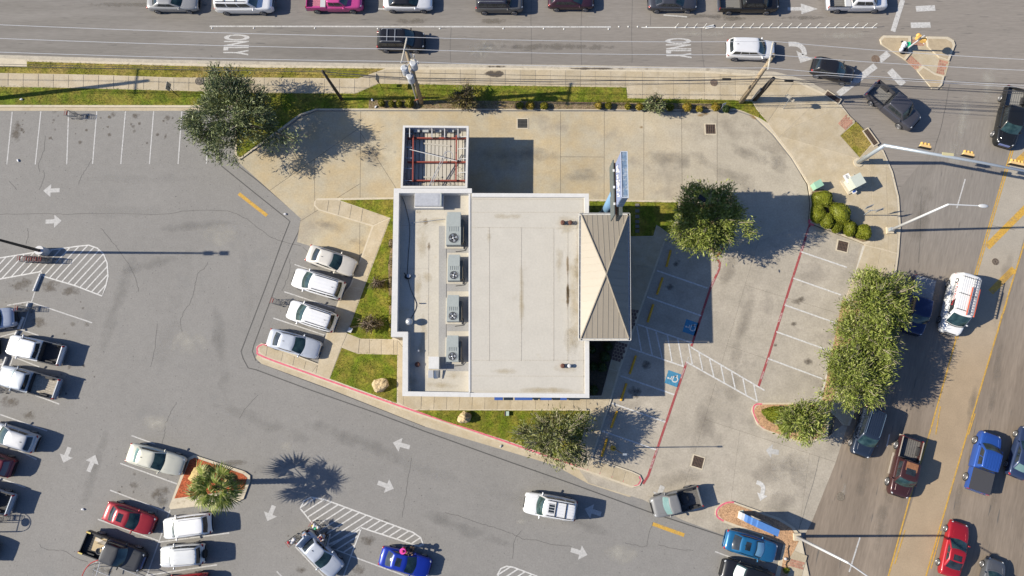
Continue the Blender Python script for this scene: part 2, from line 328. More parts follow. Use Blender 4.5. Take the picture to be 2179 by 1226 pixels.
for nm, px, par, mt in (('lawn', g1, verge, GRASSY), ('lawn', g2, verge, GRASSB), ('lawn', g7, verge, GRASSY), ('lawn', g3, islet, GRASSB), ('lawn', g4, islet, GRASSB), ('lawn', g5, islet, GRASSB), ('lawn', g6, islet, GRASSB),
                        ('planting_bed', [(785, 213), (880, 214), (1100, 215), (1300, 218), (1540, 221), (1548, 231), (1560, 233), (784, 231)], verge, MULCH), ('planting_bed', [(1252, 722), (1312, 722), (1280, 842), (1252, 842)], islet, DARKBED),
                        ('planting_bed', [(826, 560), (837, 500), (834, 715), (829, 715)], islet, MULCH), ('planting_bed', [(1450, 432), (1525, 432), (1538, 475), (1530, 527), (1519, 540), (1440, 498)], islet, MULCH),
                        ('planting_bed', [(1727, 408), (1752, 402), (1852, 512), (1836, 515), (1727, 470)], verge, MULCH), ('planting_bed', [(1792, 640), (1835, 640), (1765, 878), (1750, 850)], verge, GRAVEL)):
    z = .134 if 'lawn' in nm else .137
    B().sheet(PP(px, z), z).obj(nm, mt, par)
# walks laid in slabs
w1 = [(-300, 151), (0, 156), (200, 160), (375, 166), (545, 166), (762, 168), (820, 148), (1060, 148), (1240, 150), (1335, 152), (1335, 185), (1060, 181), (806, 177), (757, 198), (545, 197), (375, 192), (100, 185), (-300, 181)]
slabs('walk_slab', verge, PP(w1, KZ), [(P(x, 140), P(x - 1, 210)) for x in range(-12, 1340, 32)], KZ, WALK)
w2 = ([(1335, 152), (1500, 155), (1640, 165), (1600, 213), (1561, 213), (1335, 208)],
      [(1641, 166), (1700, 178), (1752, 203), (1788, 228), (1820, 258), (1787, 289), (1829, 336), (1862, 302), (1878, 325), (1896, 368), (1908, 420), (1912, 480), (1908, 538), (1842, 521), (1854, 512), (1754, 402), (1725, 406), (1722, 390), (1688, 334), (1650, 283), (1612, 232), (1601, 215)],
      [(1842, 523), (1908, 540), (1900, 600), (1875, 690), (1845, 790), (1803, 905), (1796, 903), (1768, 878), (1836, 640), (1800, 635)])
L_ = [((x, 140), (x, 205)) for x in range(1367, 1640, 33)] + [((1335, 186), (1600, 206)), ((1752, 203), (1722, 232)), ((1788, 228), (1733, 252)), ((1722, 232), (1790, 292)), ((1680, 190), (1640, 250)), ((1830, 340), (1690, 300)), ((1851, 370), (1860, 520)), ((1884, 350), (1890, 520)), ((1720, 390), (1900, 403)), ((1850, 487), (1920, 489)), ((1842, 521), (1920, 541)), ((1874, 525), (1855, 640)), ((1830, 600), (1920, 620)), ((1800, 690), (1900, 715)), ((1770, 790), (1870, 815)), ((1790, 320), (1870, 380))]
for w_ in w2: slabs('walk_slab', verge, PP(w_, KZ), [(P(*a), P(*b)) for a, b in L_], KZ, WALK)
wa = ([(671, 437), (672, 426), (716, 426), (827, 463), (793, 479), (679, 445)], [(829, 465), (773, 612), (738, 711), (726, 739), (701, 806), (665, 793), (676, 777), (695, 718), (723, 641), (748, 607), (770, 551), (795, 481)],
      [(562, 757), (552, 748), (552, 738), (560, 734), (675, 777), (664, 792)], [(739, 712), (768, 722), (845, 724), (845, 755), (761, 752), (728, 739)], [(847, 726), (858, 740), (858, 862), (847, 856)], [(859, 842), (1262, 847), (1262, 871), (880, 871), (859, 863)])
L_ = [((a, 426), (a - 7, 470)) for a in (701, 726, 751, 776, 801)] + [((780, 508), (815, 520)), ((765, 540), (800, 552)), ((770, 553), (800, 560)), ((760, 580), (790, 590)), ((740, 610), (780, 618)), ((722, 660), (765, 672)), ((700, 690), (750, 708)), ((693, 725), (740, 742)), ((767, 715), (762, 760)), ((787, 715), (787, 760)), ((812, 715), (812, 760)), ((838, 715), (838, 760))]
L_ += [((570, 740), (565, 770)), ((605, 745), (597, 778)), ((630, 750), (622, 788)), ((655, 760), (645, 795)), ((680, 765), (672, 800))] + [((850, y), (840, y)) for y in ()] + [((840, 772), (862, 773)), ((840, 800), (862, 801)), ((840, 828), (862, 829))] + [((a, 838), (a - 2, 880)) for a in range(898, 1262, 27)]
for w_ in wa: slabs('walk_slab', islet, PP(w_, KZ), [(P(*a), P(*b)) for a, b in L_], KZ, WALK)
wb = [(1337, 504), (1391, 504), (1398, 480), (1426, 500), (1411, 516), (1377, 612), (1316, 787), (1297, 852), (1257, 976), (1343, 1006), (1358, 1013), (1362, 1022), (1357, 1031), (1345, 1034), (1225, 992), (1258, 873), (1264, 846), (1281, 843), (1312, 720), (1337, 720)]
L_ = [((1330, 560), (1410, 575)), ((1300, 640), (1390, 655)), ((1290, 730), (1340, 745)), ((1280, 780), (1330, 795)), ((1260, 850), (1310, 858)), ((1250, 910), (1300, 920)), ((1240, 965), (1262, 975)), ((1260, 974), (1248, 1005)), ((1285, 980), (1272, 1020)), ((1310, 990), (1298, 1025)), ((1335, 995), (1322, 1035))]
slabs('walk_slab', islet, PP(wb, KZ), [(P(*a), P(*b)) for a, b in L_], KZ, WALK)
# brick landings
def bricks(par, px, z, nx, ny, m=BRICK):
    a, b, c, d = PP(px, z); me = None
    for i in range(nx):
        for j in range(ny):
            def q(u, v): return a.lerp(b, u).lerp(d.lerp(c, u), v)
            o_ = (.5 / nx if j % 2 else 0); u0, u1 = max(0, (i + .06) / nx - o_), (i + .94) / nx - o_
            B().prism([q(u0, (j + .06) / ny), q(u1, (j + .06) / ny), q(u1, (j + .94) / ny), q(u0, (j + .94) / ny)], z - .03, z, False).obj('brick', m, par)
BRK2 = mat('brick_brown', (.115, .075, .062), .9, rand=.2)
bricks(verge, [(1783, 263), (1801, 243), (1818, 259), (1799, 277)], .15, 4, 6)
bricks(islet, [(1340, 657), (1360, 660), (1349, 701), (1337, 698)], .15, 3, 6, BRK2)
bricks(islet, [(1310, 725), (1336, 733), (1323, 772), (1299, 765)], .15, 4, 6, BRK2)
# traffic island at the corner
ti = struct('traffic_island', B().prism(PP([(1871, 84), (1876, 78), (2020, 80), (2030, 86), (2030, 100), (2006, 180), (2004, 190), (1982, 190), (1950, 150)]), 0, .03, False).mesh('traffic_island', WALK))
IS = mat('island_concrete', (.34, .275, .185), .85, var=.1, scale=1.5, fine=.1)
for px in ([(1871, 85), (1878, 77), (1937, 78), (1938, 114), (1926, 129), (1874, 95)], [(1970, 79), (2015, 80), (2028, 88), (2031, 97), (2018, 131), (1998, 124), (1972, 100)], [(1950, 151), (1962, 140), (1990, 158), (2008, 163), (2003, 182), (1994, 191), (1982, 190)]):
    c = (sum(p[0] for p in px) / len(px), sum(p[1] for p in px) / len(px))
    B().prism(PP(px), 0, .14, False).obj('island_kerb', KERB, ti)
    B().sheet(PP([(c[0] + (p[0] - c[0]) * .86, c[1] + (p[1] - c[1]) * .84) for p in px], .146), .146).obj('island_top', IS, ti)
bricks(ti, [(1939, 84), (1969, 84), (1970, 98), (1939, 97)], .036, 5, 4)
bricks(ti, [(1939, 118), (1962, 139), (1950, 150), (1928, 130)], .036, 5, 4)
bricks(ti, [(1999, 126), (2018, 131), (2009, 160), (1992, 156)], .036, 4, 5)
# smaller islands
pi_ = [(1601, 868), (1600, 876), (1612, 905), (1628, 916), (1700, 942), (1730, 942), (1762, 925), (1764, 880), (1745, 857), (1618, 857), (1606, 860)]
pisl = raised('planter_island', pi_)
B().sheet(PP([(p[0] + (1680 - p[0]) * .06, p[1] + (900 - p[1]) * .09) for p in pi_], .136), .136).obj('planting_bed', GRAVEL, pisl)
mi_ = [(1522, 1096), (1524, 1082), (1540, 1069), (1556, 1066), (1660, 1103), (1690, 1122), (1704, 1140), (1722, 1226), (1650, 1226), (1668, 1158), (1620, 1140), (1540, 1112)]
misl = raised('sign_island', mi_)
B().sheet(PP([(1527, 1095), (1530, 1083), (1543, 1073), (1556, 1070), (1655, 1107), (1684, 1124), (1700, 1150), (1690, 1172), (1692, 1185), (1680, 1186), (1678, 1226), (1660, 1226), (1672, 1160), (1620, 1136), (1540, 1107)], .136), .136).obj('planting_bed', GRAVEL, misl)
slabs('walk_slab', misl, PP([(1690, 1172), (1718, 1183), (1706, 1226), (1676, 1226), (1680, 1188)], KZ), [], KZ, WALK)
bricks(misl, [(1683, 1189), (1713, 1197), (1709, 1213), (1678, 1204)], .15, 5, 3)
pm = [(362, 1084), (360, 1078), (398, 976), (412, 968), (520, 1003), (532, 1012), (532, 1024), (518, 1062), (505, 1068)]
palmi = raised('palm_island', [(p[0], p[1]) for p in pm])
B().sheet(PP([(371, 1061), (404, 979), (414, 974), (517, 1009), (526, 1017), (519, 1041)], .136), .136).obj('planting_bed', REDM, palmi)
# painted kerbs
def painted(par, px, m, wd=.15, z=.126):
    bl = B(); ribbon(bl, PP(smooth(px), z), wd, z); return bl.obj('kerb_paint', m, par)
painted(islet, [(577, 737), (560, 734), (549, 738), (548, 748), (562, 760), (700, 810), (845, 862), (1000, 914), (1225, 991), (1300, 1014), (1345, 1031), (1358, 1030), (1363, 1021), (1360, 1014)], PINKP)
painted(pisl, [(1640, 914), (1624, 909), (1610, 893), (1603, 872), (1608, 861), (1622, 860)], PINKP)
painted(misl, [(1562, 1069), (1546, 1070), (1532, 1078), (1525, 1088), (1527, 1100), (1540, 1109)], PINKP)
painted(verge, [(1728, 466), (1722, 470), (1724, 476), (1732, 479)], PINKP, .2)
painted(islet, [(1522, 546), (1532, 538), (1538, 528)], REDP, .2)
KW = mat('pale_kerb', (.47, .44, .38), .8, fine=.1, var=.08)
bl = B(); ribbon(bl, PP([(1838, 523), (1745, 850)], .135), .2, .128); bl.obj('kerb_stone', KW, verge)
# ---------------------------------------------------------------- painted markings
ZL, ZR, ZD = .006, .018, .03
for a, b in (((26, 238), (14.5, 350)), ((87, 237), (75, 350)), ((146, 237), (142, 350)), ((206, 237), (197, 349)), ((267, 237), (257, 349)), ((327, 237), (318, 349)), ((387, 237), (379, 349)), ((447, 237), (439, 349)), ((-35, 238), (-46, 350)),
             ((62, 642), (196, 687)), ((15, 650), (62, 642)), ((44, 701), (82, 714)), ((25, 758), (84, 781)), ((75, 841), (126, 860)), ((0, 882), (100, 917)), ((38, 958), (78, 978)), ((0, 1018), (54, 1037)), ((88, 580), (10, 812)),
             ((0, 717), (34, 708)), ((0, 776), (14, 772)), ((280, 927), (329, 945)), ((256, 986), (377, 1030)), ((234, 1043), (359, 1091)), ((208, 1105), (337, 1151)), ((362, 1086), (312, 1226)), ((337, 1154), (488, 1134)), ((309, 1225), (462, 1202)),
             ((628, 1163), (690, 1228)), ((589, 1216), (604, 1232)), ((769, 1124), (731, 1226)), ((747, 1183), (866, 1227)), ((1522, 1174), (1568, 1191)), ((649, 506), (762, 543)), ((627, 563), (735, 600)), ((605, 621), (718, 658)), ((582, 677), (696, 715)), ((205, 1195), (196, 1226))):
    stripe('parking_line', lot, a, b, .11, ZL, WORNW)
for a, b in (((508, 412), (568, 459)), ((1389, 1115), (1456, 1139))): stripe('yellow_bar', lot, a, b, .32, ZL, YELL)
for a, b in (((1398, 576), (1505, 613)), ((1377, 632), (1492, 672)), ((1356, 690), (1473, 730)), ((1340, 741), (1455, 780)), ((1321, 800), (1435, 840)), ((1302, 858), (1416, 898)), ((1281, 917), (1396, 957)), ((1705, 536), (1802, 569)), ((1688, 592), (1790, 628)), ((1670, 649), (1786, 690)), ((1652, 706), (1767, 747)), ((1634, 763), (1750, 806)),
             ((1470, 739), (1627, 831)), ((1460, 770), (1612, 855))):
    stripe('parking_line', drive, a, b, .13, ZD, WHITE)
for a, b in (((355, 2), (365, 56)), ((376, 5), (388, 64)), ((396, 14), (409, 71)), ((420, 20), (430, 79)), ((442, 28), (453, 86)), ((465, 40), (473, 83)), ((487, 57), (495, 95)), ((510, 72), (519, 110)), ((534, 86), (542, 124)), ((557, 100), (565, 138)), ((581, 114), (588, 150)), ((604, 127), (611, 161))):
    stripe('hatch_line', drive, (1000 + a[0], 692 + a[1]), (1000 + b[0], 692 + b[1]), .12, ZD, WHITE)
def redline(px):
    bl = B(); ribbon(bl, PP(px), .21, ZD); return bl.obj('fire_lane_line', REDP, drive)
redline([(1527, 553), (1532, 560), (1530, 573), (1512, 612), (1471, 737)]); redline([(1461, 771), (1411, 918), (1379, 1013), (1368, 1030)]); redline([(1723, 478), (1680, 612), (1634, 762), (1614, 822)])
def lane_text(s, a, b, flip=False):
    a, b = P(*a, ZD + .004), P(*b, ZD + .004); d = b - a
    text(s, drive, (a + b) / 2, d, V((-d.y, d.x, 0)), .2, WHITE, d.length / (len(s) * .13), 'fire_lane_lettering')
for a, b in (((1513, 612), (1521, 592)), ((1449, 806), (1457, 783)), ((1384, 998), (1392, 975))): lane_text('NO PARKING', a, b); lane_text('FIRE LANE', (a[0] + 10, a[1] - 26), (b[0] + 9, b[1] - 26))
for a, b in (((1712, 513), (1703, 538)), ((1664, 665), (1657, 686)), ((1625, 790), (1619, 808))): lane_text('FIRE LANE', (a[0] + 12, a[1] - 32), (b[0] + 12, b[1] - 32)); lane_text('NO PARKING', a, b)
# wheelchair symbols
def wheelchair(c, up):
    c = P(*c, ZD); u = (P(*up, ZD) - c).normalized(); r = V((u.y, -u.x, 0)); s = .62
    B().add([c + (u * q + r * p) * s for p, q in ((-1, -1), (1, -1), (1, 1), (-1, 1))], [(0, 1, 2, 3)]).obj('accessible_sign', BLUEP, drive)
    def pt(x, y): return c + (r * x + u * y) * s
    bl = B(); z = ZD + .004
    ribbon(bl, [pt(.02 + .42 * math.cos(t), -.28 + .42 * math.sin(t)) for t in np.linspace(R(125), R(385), 14)], .1, z)
    ribbon(bl, [pt(-.12, .5), pt(-.1, 0), pt(.36, -.02), pt(.55, -.5), pt(.72, -.44)], .11, z)
    ribbon(bl, [pt(-.1, .26), pt(.3, .24)], .09, z)
    bl.add([(*(pt(-.12 + .14 * math.cos(t), .7 + .14 * math.sin(t)))[:2], z) for t in np.linspace(0, 2 * math.pi, 12, False)], [list(range(12))])
    bl.obj('wheelchair_symbol', WHITE, drive)
wheelchair((1470, 697), (1444, 688)); wheelchair((1432, 806), (1406, 797))
# arrows
ARROWP = mat('arrow_paint', (.37, .365, .355), .8, fine=.15, fs=6, blot=(2.5, .6, (.27, .265, .255), .7))
def arrow(par, tail, tip, z, wd=.4, m=ARROWP, hw=1.28, hl=.46):
    a, b = P(*tail, z), P(*tip, z); d = b - a; l = d.length; d.normalize(); s = V((-d.y, d.x, 0)); k = b - d * l * hl
    B().add([a - s * wd / 2, k - s * wd / 2, k - s * hw / 2, b, k + s * hw / 2, k + s * wd / 2, a + s * wd / 2], [list(range(7))]).obj('arrow', m, par)
for a, b in (((127, 405), (92, 406)), ((97, 472), (131, 470)), ((148, 952), (135, 985)), ((188, 1004), (203, 968)), ((872, 952), (836, 942)), ((804, 1027), (838, 1040)), ((583, 1076), (569, 1109)), ((1215, 1170), (1250, 1181)), ((1279, 1094), (1244, 1083))): arrow(lot, a, b, ZL)
for a, b in (((1410, 1034), (1398, 1066)), ((1490, 1056), (1476, 1088)), ((1657, 963), (1630, 958))): arrow(drive, a, b, ZD, .45)
def turn_arrow(par, px, z, wd, hw, m):
    bl = B(); pts = PP(smooth(px[:-1], 5), z); ribbon(bl, pts, wd, z); a, b = pts[-1], P(*px[-1], z); d = (b - a).normalized(); s = V((-d.y, d.x, 0)) * hw / 2
    bl.add([a - s, b, a + s], [(0, 1, 2)]); bl.obj('turn_arrow', m, par)
turn_arrow(drive, [(1610, 1026), (1619, 1030), (1624, 1038), (1622, 1052), (1618, 1066)], ZD, .36, .95, WHITE)
turn_arrow(road, [(1678, 94), (1697, 95), (1709, 104), (1712, 117), (1703, 134)], ZR, .5, 1.8, WORNW)
arrow(road, (1676, 19), (1740, 19), ZR, .36, WORNW, 1.15, .55)
# road lines and words
stripe('lane_line', road, (446, 56), (1300, 57.5), .15, ZR, WORNW)
stripe('lane_line', road, (805, 19), (830, 19), .18, ZR, WORNW); stripe('lane_line', road, (1412, 32), (1462, 36), .14, ZR, WORNW)
for a, b, wd in (((1784, 201), (1863, 140), .62), ((1871, 129), (1891, 113), .62), ((1893, 150), (1922, 180), .72), ((1921, 0), (1900, 67), .48), ((1949, 19), (1990, 17), .6), ((1938, 54), (1980, 53), .58)): stripe('road_bar', road, a, b, wd, ZR, WORNW)
for x in (500, 1441):
    yb = (76, 114) if x == 500 else (84, 120); c = P(x, (yb[0] + yb[1]) / 2, ZR)
    text('ONLY', road, c, (0, -1, 0), (1, 0, 0), 3.35, WORNW, .24 if x == 500 else .23, 'road_lettering', bold=.1)
stripe('lane_line', ave, (2054, 381), (2036, 443), .12, .02, WORNW); stripe('lane_line', ave, (1830, 1144), (1807, 1217), .13, .02, WORNW); stripe('lane_line', ave, (1893, 924), (1887, 950), .12, .02, WORNW)
for off in (-2, 2.6):
    bl = B(); ribbon(bl, PP([(2153 + off, 320), (2076 + off, 584), (2034 + off, 722)]), .11, .024); bl.obj('yellow_line', YELL, ave)
bl = B(); ribbon(bl, PP([(2034, 722), (1979, 918), (1936, 1059), (1890, 1226), (1704, 1810)]), .13, .024); bl.obj('yellow_line', YELL, ave)
bl = B(); ribbon(bl, PP([(2188, 490), (2150, 612), (2059, 918), (1970, 1226), (1800, 1810)]), .13, .024); bl.obj('yellow_line', YELL, ave)
for a, b in (((1996, 865), (1986, 925)), ((1921, 1128), (1899, 1200)), ((2127, 668), (2118, 708)), ((2070, 880), (2056, 925)), ((1998, 1130), (1976, 1210)), ((2138, 640), (2130, 668))): stripe('yellow_line', ave, (a[0] + 5, a[1]), (b[0] + 5, b[1]), .1, .028, YELL)
stripe('yellow_bar', ave, (2100, 526), (2190, 436), .62, .02, YELL); stripe('yellow_bar', ave, (2108, 622), (2158, 572), .6, .02, YELL); stripe('yellow_bar', ave, (2165, 344), (2190, 322), .6, .02, YELL)
# hatched ends of the parking rows
HN = [0]
def hatch(par, px, d, sp, z, m, wd=.12, seed=0):
    HN[0] += 1; bl = B(); ribbon(bl, PP(list(px) + [px[0]]), wd, z + .0015 + HN[0] * .0006); bl.obj('island_outline', m, par)
    n = (-d[1], d[0]); ts = [x * n[0] + y * n[1] for x, y in px]; t = min(ts) + sp * .6
    while t < max(ts):
        xs = []
        for i in range(len(px)):
            a, b = px[i], px[(i + 1) % len(px)]; ta, tb = a[0] * n[0] + a[1] * n[1] - t, b[0] * n[0] + b[1] * n[1] - t
            if ta * tb < 0: q = ta / (ta - tb); xs.append((a[0] + (b[0] - a[0]) * q, a[1] + (b[1] - a[1]) * q))
        xs.sort(key=lambda p: p[0] * d[0] + p[1] * d[1])
        for i in range(0, len(xs) - 1, 2):
            if (V(xs[i]) - V(xs[i + 1])).length > 6: stripe('hatch_line', par, xs[i], xs[i + 1], wd * .95, z - .002, m)
        t += sp
hatch(lot, [(-60, 561), (0, 549), (88, 535), (167, 524), (189, 522), (207, 528), (220, 540), (228, 560), (230, 588), (225, 609), (217, 630), (160, 608), (92, 588), (88, 578), (0, 594), (-60, 604)], (.68, -.73), 12.2, ZL + .003, WHITE)
hatch(lot, [(639, 1082), (647, 1066), (662, 1058), (691, 1063), (785, 1098), (879, 1133), (895, 1144), (901, 1160), (893, 1163), (769, 1123), (757, 1132), (700, 1160), (668, 1118)], (.84, -.54), 12.8, ZL + .003, WHITE)
hatch(lot, [(769, 1124), (747, 1182), (720, 1172), (690, 1162), (757, 1133)], (.84, -.54), 12.8, ZL + .003, WHITE)
hatch(lot, [(1058, 1224), (1066, 1210), (1078, 1205), (1092, 1207), (1180, 1240), (1130, 1290)], (.84, -.54), 12.8, ZL + .003, WHITE)
# cracks, tar seams
CRK = mat('crack_dark', (.085, .082, .078), .95, fine=.2)
def seam(name, par, px, wd, z, m, j=1.2):
    r = random.Random(len(px) * 31 + int(px[0][0])); q = []
    for p in smooth(px, 5): q.append((p[0] + r.uniform(-j, j), p[1] + r.uniform(-j, j)))
    bl = B(); ribbon(bl, PP(q), wd, z); bl.obj(name, m, par)
for px in ([(97, 290), (93, 320), (82, 350), (84, 366)], [(92, 362), (94, 375), (84, 404)], [(196, 339), (182, 362), (173, 375), (167, 393)], [(0, 456), (90, 455), (150, 456), (225, 454), (345, 456), (400, 449), (485, 450), (520, 464), (545, 481), (575, 504), (600, 513), (640, 524)], [(442, 558), (436, 570), (422, 581), (416, 600), (414, 612), (405, 644), (392, 662), (384, 687), (387, 707)],
           [(375, 857), (362, 880), (352, 905), (350, 925), (344, 945)], [(83, 1159), (100, 1170), (136, 1172), (160, 1187), (186, 1197)], [(947, 1091), (975, 1098), (1022, 1114), (1050, 1122), (1090, 1136), (1110, 1146), (1140, 1149), (1180, 1160), (1216, 1163)], [(1389, 1111), (1380, 1140), (1374, 1163), (1350, 1160), (1330, 1155)], [(58, 485), (60, 500), (56, 520)], [(215, 485), (240, 515), (262, 545), (285, 585), (295, 620)],
           [(616, 552), (617, 575), (608, 600), (600, 620)], [(645, 525), (660, 545)], [(875, 975), (870, 1010), (862, 1060), (856, 1100)], [(335, 690), (330, 740), (320, 780)], [(510, 890), (530, 860), (550, 840)], [(1090, 1190), (1095, 1150), (1110, 1130)], [(20, 385), (35, 405)], [(1400, 1160), (1440, 1168), (1475, 1172)]):
    seam('crack', lot, px, .034, .004, CRK)
for px in ([(471, 326), (471, 353), (545, 413), (600, 457), (617, 471), (600, 514), (565, 612), (513, 748), (517, 762), (528, 783), (545, 787), (655, 828), (795, 877), (904, 918), (1090, 985), (1216, 1029), (1380, 1089), (1545, 1143)], [(495, 335), (497, 346), (545, 382), (600, 428), (641, 464), (636, 492), (620, 525), (590, 600), (540, 735), (537, 748), (545, 768)], [(548, 770), (620, 798), (700, 828), (905, 908)], [(846, 870), (905, 900), (920, 905)]):
    bl = B(); ribbon(bl, PP(px), .1, .004); bl.obj('tar_seam', SEAL, lot)
for px in ([(960, 60), (958, 100), (960, 140)], [(1131, 0), (1130, 60), (1131, 140)], [(1238, 0), (1236, 70), (1238, 145)], [(1345, 0), (1344, 70), (1345, 135)], [(1492, 60), (1494, 110), (1499, 150)], [(1385, 30), (1384, 55)]): seam('crack', road, px, .03, .013, CRK, .5)
for px in ([(2020, 180), (2005, 260), (1992, 306), (1985, 330)], [(2110, 480), (2160, 490)], [(1960, 400), (1958, 480), (1955, 560)], [(1745, 960), (1735, 1010), (1705, 1110), (1700, 1125)]): seam('crack', ave, px, .035, .02, CRK, .6)
# stains
OIL = decal('oil_stain', (.09, .072, .055), 1.6, .3, .65); DIRT = decal('dirt_stain', (.15, .135, .115), 1.0, .3, .7); PALE = decal('pale_scuff', (.42, .4, .35), .9, .35, .5); RUST = decal('rust_stain', (.26, .16, .05), .9, .3, .7); WET = decal('damp_stain', (.07, .055, .04), .8, .12, .8); TIRE = decal('tyre_scuff', (.16, .14, .115), .5, .4, .42)
for x, y, a, b in ((35, 280, 14, 34), (45, 605, 28, 18), (106, 610, 26, 17), (150, 620, 24, 13), (85, 685, 24, 14), (20, 855, 26, 16), (62, 885, 18, 12), (340, 1050, 30, 17), (285, 1035, 16, 10), (785, 1150, 22, 13), (640, 1212, 14, 9), (765, 1212, 18, 13), (290, 247, 12, 8), (240, 245, 8, 8), (355, 250, 10, 8), (118, 238, 10, 7), (352, 290, 4, 9), (285, 280, 5, 5), (185, 690, 8, 7), (155, 690, 8, 6), (230, 1215, 14, 9), (820, 1110, 10, 6)):
    stain('oil_stain', lot, x, y, a * 1.3, b * 1.3, OIL if b > 7 else DIRT)
rr = random.Random(12)
for k in range(95):
    j = k % 8; x, y = (26 + 60 * j + rr.uniform(8, 50), rr.gauss(262, 26)) if k < 50 else ((rr.uniform(10, 210), rr.uniform(590, 900)) if k < 72 else (rr.uniform(240, 350), rr.uniform(1000, 1090)) if k < 82 else (rr.uniform(600, 860), rr.uniform(1130, 1220)))
    if y > 238: q = rr.uniform(2.5, 7); stain('oil_stain', lot, x, y, q, q * rr.uniform(.7, 1.2), OIL, rr.uniform(0, 3), .0055 + k * 1e-5)
for x, y, a, b in ((400, 730, 60, 40), (330, 900, 50, 30), (1320, 1180, 60, 34), (1110, 1110, 16, 12), (610, 950, 20, 26), (470, 500, 60, 40)): stain('pale_scuff', lot, x, y, a, b, PALE)
SCUF = decal('faint_scuff', (.155, .15, .142), .5, .5, .45); SCUL = decal('pale_wear', (.27, .262, .25), .45, .5, .4)
for x, y, a, b, an in ((660, 640, 20, 150, -.2), (470, 740, 26, 160, .15), (560, 900, 180, 24, -.35), (760, 940, 200, 26, -.35), (250, 640, 24, 200, -.25), (330, 560, 120, 20, .3), (980, 1120, 160, 24, -.35), (200, 1000, 22, 130, -.25), (1230, 1110, 120, 22, -.35), (420, 480, 130, 18, .1), (600, 990, 120, 20, .2)): stain('faint_scuff', lot, x, y, a, b, SCUF, an, .0045)
for x, y, a, b, an in ((360, 700, 30, 140, -.2), (520, 590, 24, 120, .2), (700, 1010, 150, 30, -.35), (900, 1000, 160, 26, -.35), (160, 800, 30, 120, -.2), (260, 450, 140, 22, 0), (300, 380, 200, 20, 0), (1100, 1060, 120, 30, -.35)): stain('pale_wear', lot, x, y, a, b, SCUL, an, .0042)
for x, y, a, b in ((205, 1215, 30, 16), (345, 1068, 20, 20), (500, 985, 50, 10)): stain('dirt_stain', lot, x, y, a, b, DIRT)
for x, y, a, b, an in ((1430, 340, 130, 36, -.05), (1560, 380, 80, 40, -.6), (1100, 330, 150, 30, 0), (790, 330, 60, 50, 0), (1240, 375, 60, 26, 0), (1650, 340, 30, 60, .6), (700, 480, 50, 20, -.4), (760, 515, 40, 16, -.3), (1600, 330, 70, 24, -.4)): stain('tyre_scuff', drive, x, y, a, b, TIRE, an, .026)
for x, y, a, b in ((1610, 245, 45, 14), (1500, 242, 14, 8), (1490, 245, 12, 6), (1365, 271, 7, 5)): stain('rust_stain', drive, x, y, a, b, RUST, 0, .026)
for x, y, a, b, an in ((1440, 560, 16, 10, .3), (1425, 610, 14, 12, 0), (1375, 778, 16, 16, 0), (1350, 835, 26, 20, 0), (1650, 735, 8, 6, 0), (1690, 690, 12, 8, 0), (1700, 640, 24, 14, .3), (1720, 770, 16, 14, 0)): stain('oil_stain', drive, x, y, a, b, OIL, an, .027)
for x, y, a, b, an in ((1580, 700, 24, 130, -.3), (1500, 900, 40, 120, -.3), (1640, 1000, 90, 50, .2), (1660, 1080, 60, 46, .5), (1440, 1020, 80, 30, .3), (1560, 820, 40, 60, -.2), (1550, 580, 30, 60, -.3), (1700, 1000, 60, 60, .3)): stain('tyre_scuff', drive, x, y, a, b, TIRE, an, .026)
stain('damp_stain', verge, 1053, 157, 28, 12, WET, 0, .152); stain('damp_stain', road, 1050, 142, 44, 5, WET, 0, .024); stain('damp_stain', verge, 1260, 146, 90, 4, WET, 0, .15)
for x, y, a, b in ((1040, 100, 60, 26), (1020, 110, 40, 30), (1480, 72, 120, 10), (1800, 75, 100, 14)): stain('pale_scuff', road, x, y, a, b, PALE, 0, .014)
for x, y, a, b in ((1050, 45, 60, 10), (1500, 35, 120, 8), (1560, 40, 60, 8), (880, 45, 60, 10), (1180, 100, 200, 12), (300, 10, 200, 9), (1710, 38, 80, 8)): stain('dirt_stain', road, x, y, a, b, DIRT, 0, .014)
for x, y, a, b in ((2135, 620, 22, 130), (2120, 800, 14, 120), (2070, 860, 14, 120), (2110, 1090, 16, 60), (2040, 1060, 12, 60), (1960, 450, 30, 120), (1880, 1100, 24, 120), (1840, 1000, 20, 100)): stain('tyre_scuff', ave, x, y, a, b, TIRE, -.27, .022)
for x, y, a, b in ((2050, 250, 20, 90), (2100, 180, 26, 70), (2030, 330, 24, 60), (1795, 1045, 10, 30)): stain('pale_scuff', ave, x, y, a, b, PALE, -.25, .022)
